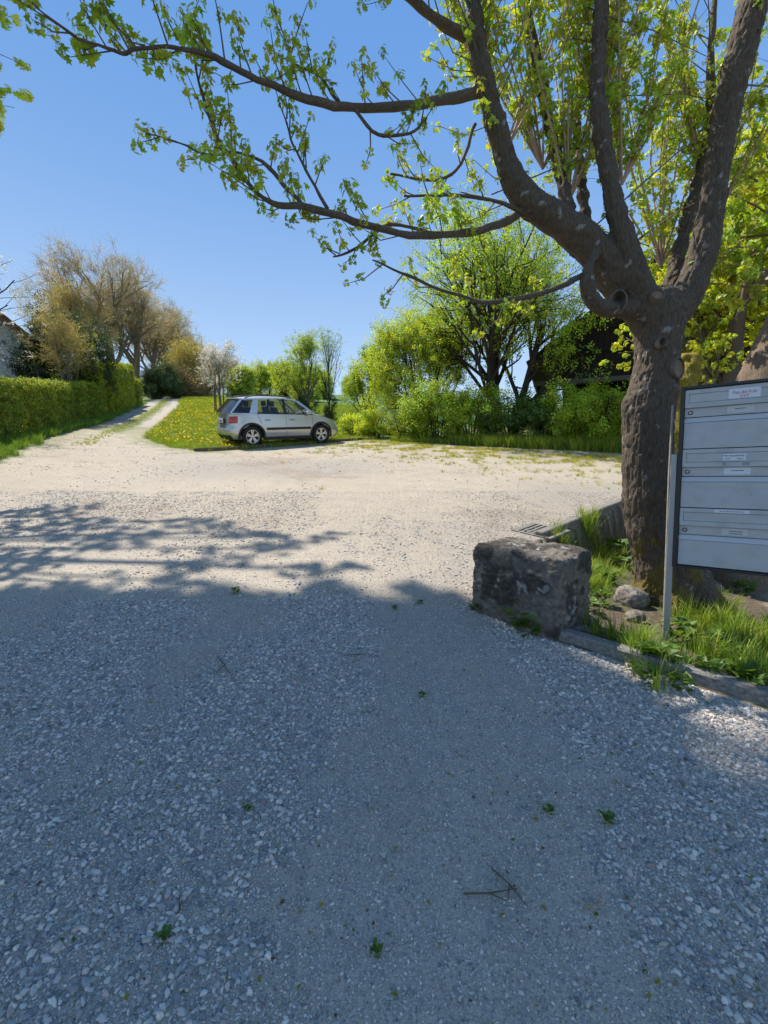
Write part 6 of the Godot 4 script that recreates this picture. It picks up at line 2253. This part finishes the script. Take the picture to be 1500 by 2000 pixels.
	for k in spots.size():
		var q: Array = spots[k]
		var g := G(q[0], q[1])
		var w := shared("weed", wm, M.leaf, self, g, Basis(Vector3.UP, k * 1.7) * float(q[2]) * (0.5 if k >= 29 else 0.8))
		if k < 5: tag(w, "low leafy weed growing against the foot of the stone block", "weed", "weeds at the stone block")
		elif k < 11: tag(w, "leafy weed between the stone block and the maple trunk", "weed", "weeds in the maple bed")
		elif k < 13: tag(w, "weed in the shade beside the round boulder", "weed", "weeds beside the boulder")
		elif k < 15 or k in [22, 23]: tag(w, "weed hanging over the street kerb below the letterbox post", "weed", "weeds on the street kerb")
		elif k < 24: tag(w, "broad-leaved weed in the grass under the letterboxes", "weed", "weeds under the letterboxes")
		elif k < 29: tag(w, "leafy weed on the soil right of the maple", "weed", "weeds right of the maple")
		else: tag(w, "tiny green weed or fallen leaf sprig on the open gravel", "weed", "sprigs on the gravel")
	# fallen twigs
	var tw := [[425, 1285, 455, 1328, "dark forked twig lying on the shaded gravel"], [672, 1282, 716, 1280, "short dry twig near the stone block"], [960, 1700, 1030, 1775, "long thin twig lying across the gravel"], [905, 1750, 1010, 1740, "thin twig crossing a longer one on the gravel"], [1140, 1778, 1175, 1755, "pale broken twig among the gravel stones"], [345, 1790, 350, 1760, "small bent twig on the coarse gravel"]]
	for q in tw:
		var p0 := G(q[0], q[1])
		var p1 := G(q[2], q[3])
		mb = Mb.new()
		mb.col = Color(0.11, 0.08, 0.055) if q[0] != 1140 else Color(0.3, 0.22, 0.14)
		var L := p1 - p0
		var up := Vector3(0, 0.008, 0)
		mb.tube([up, L * 0.4 + up * 1.6 + Vector3(0.01, 0, 0.01), L + up], [0.003, 0.0026, 0.0015], 6)
		mb.tube([L * 0.4 + up * 1.6 + Vector3(0.01, 0, 0.01), L * 0.7 + up * 2.0 + Vector3(-L.z, 0, L.x) * 0.25], [0.0025, 0.0015], 5)
		var o := part("fallen_twig", mb, M.twig, self)
		o.position = p0
		tag(o, q[4], "twig")
	# bud scales and leaf scraps on the gravel
	var scrap := Mb.new()
	scrap.col = Color(1, 1, 1)
	plain_leaf(scrap, Vector3.ZERO, Vector3(1, 0.15, 0).normalized(), Vector3.UP, 1.0, 0.35)
	var inst := Copies.new()
	rng.seed = 95
	for k in 1500:
		var d := rr(0.9, 7.0)
		var x := rr(-1.0, 1.0) * (0.95 * d + 0.3)
		if in_bed(x, d): continue
		var cc := Color(0.3, 0.27, 0.03) if rng.randf() < 0.45 else (Color(0.16, 0.09, 0.05) if rng.randf() < 0.6 else Color(0.1, 0.18, 0.03))
		inst.add(at(x, d, 0.006), Basis.from_euler(Vector3(rr(-0.6, 0.6), rr(0, TAU), rr(-0.6, 0.6))) * rr(0.006, 0.022), cc)
	for k in 700:   # leaf litter in the bed
		var x := rr(0.9, 6.0)
		var d := rr(1.5, 6.5)
		if not in_bed(x, d): continue
		inst.add(at(x, d, 0.008), Basis.from_euler(Vector3(rr(-0.6, 0.6), rr(0, TAU), rr(-0.6, 0.6))) * rr(0.02, 0.06), Color(0.3, 0.2, 0.11) * rr(0.6, 1.2))
	var sc := inst.node("leaf_scraps", scrap.mesh(M.leaf))
	add_child(sc)
	stuff(tag(sc, "bud scales and small leaf scraps strewn over gravel and bed", "leaf litter"))

func _ready() -> void:
	# ---- camera
	var cam := Camera3D.new()
	cam.name = "camera"
	cam.fov = rad_to_deg(2.0 * atan(1000.0 / F))
	cam.near = 0.05
	cam.far = 600.0
	cam.position = Vector3(0, EYE, 0)
	cam.rotation.x = -asin(SP)
	add_child(cam)
	cam.current = true
	# ---- sky, exposure, haze-free spring air
	var env := Environment.new()
	var sky := Sky.new()
	var sk := ProceduralSkyMaterial.new()
	sk.sky_top_color = lin(0.04, 0.106, 0.245)
	sk.sky_horizon_color = lin(0.275, 0.348, 0.405)
	sk.sky_curve = 0.22
	sk.ground_bottom_color = lin(0.12, 0.12, 0.1)
	sk.ground_horizon_color = lin(0.3, 0.42, 0.6)
	sk.sun_angle_max = 14.0
	sky.sky_material = sk
	env.background_mode = Environment.BG_SKY
	env.sky = sky
	env.tonemap_mode = Environment.TONE_MAPPER_LINEAR
	env.tonemap_exposure = 3.1
	env.sdfgi_enabled = true
	env.ssao_enabled = true
	env.ssil_enabled = true
	var we := WorldEnvironment.new()
	we.name = "environment"
	we.environment = env
	add_child(we)
	# ---- sun: half left ahead, high
	var sun := DirectionalLight3D.new()
	sun.name = "sun"
	sun.light_color = Color(1.0, 0.97, 0.92)
	sun.light_energy = 0.8
	sun.light_angular_distance = 0.53
	sun.shadow_enabled = true
	add_child(sun)
	sun.look_at_from_position(SUN * 50.0, Vector3.ZERO, Vector3.UP)
	nz.seed = 7
	nz.frequency = 0.02
	nz.fractal_octaves = 3
	nz2.seed = 19
	nz2.frequency = 0.012
	nz2.fractal_octaves = 2
	materials()
	M.spray_a = maple_spray(201, 9, 0.085)
	M.spray_b = maple_spray(202, 7, 0.095)
	M.spray_c = maple_spray(203, 10, 0.1)
	M.spray_d = maple_spray(204, 11, 0.085)
	build_ground()
	build_house()
	build_barn()
	build_maple()
	build_shade_tree()
	build_background()
	build_car()
	build_letterboxes()
	build_foreground()
	scatter_gravel()
	lay_grass()
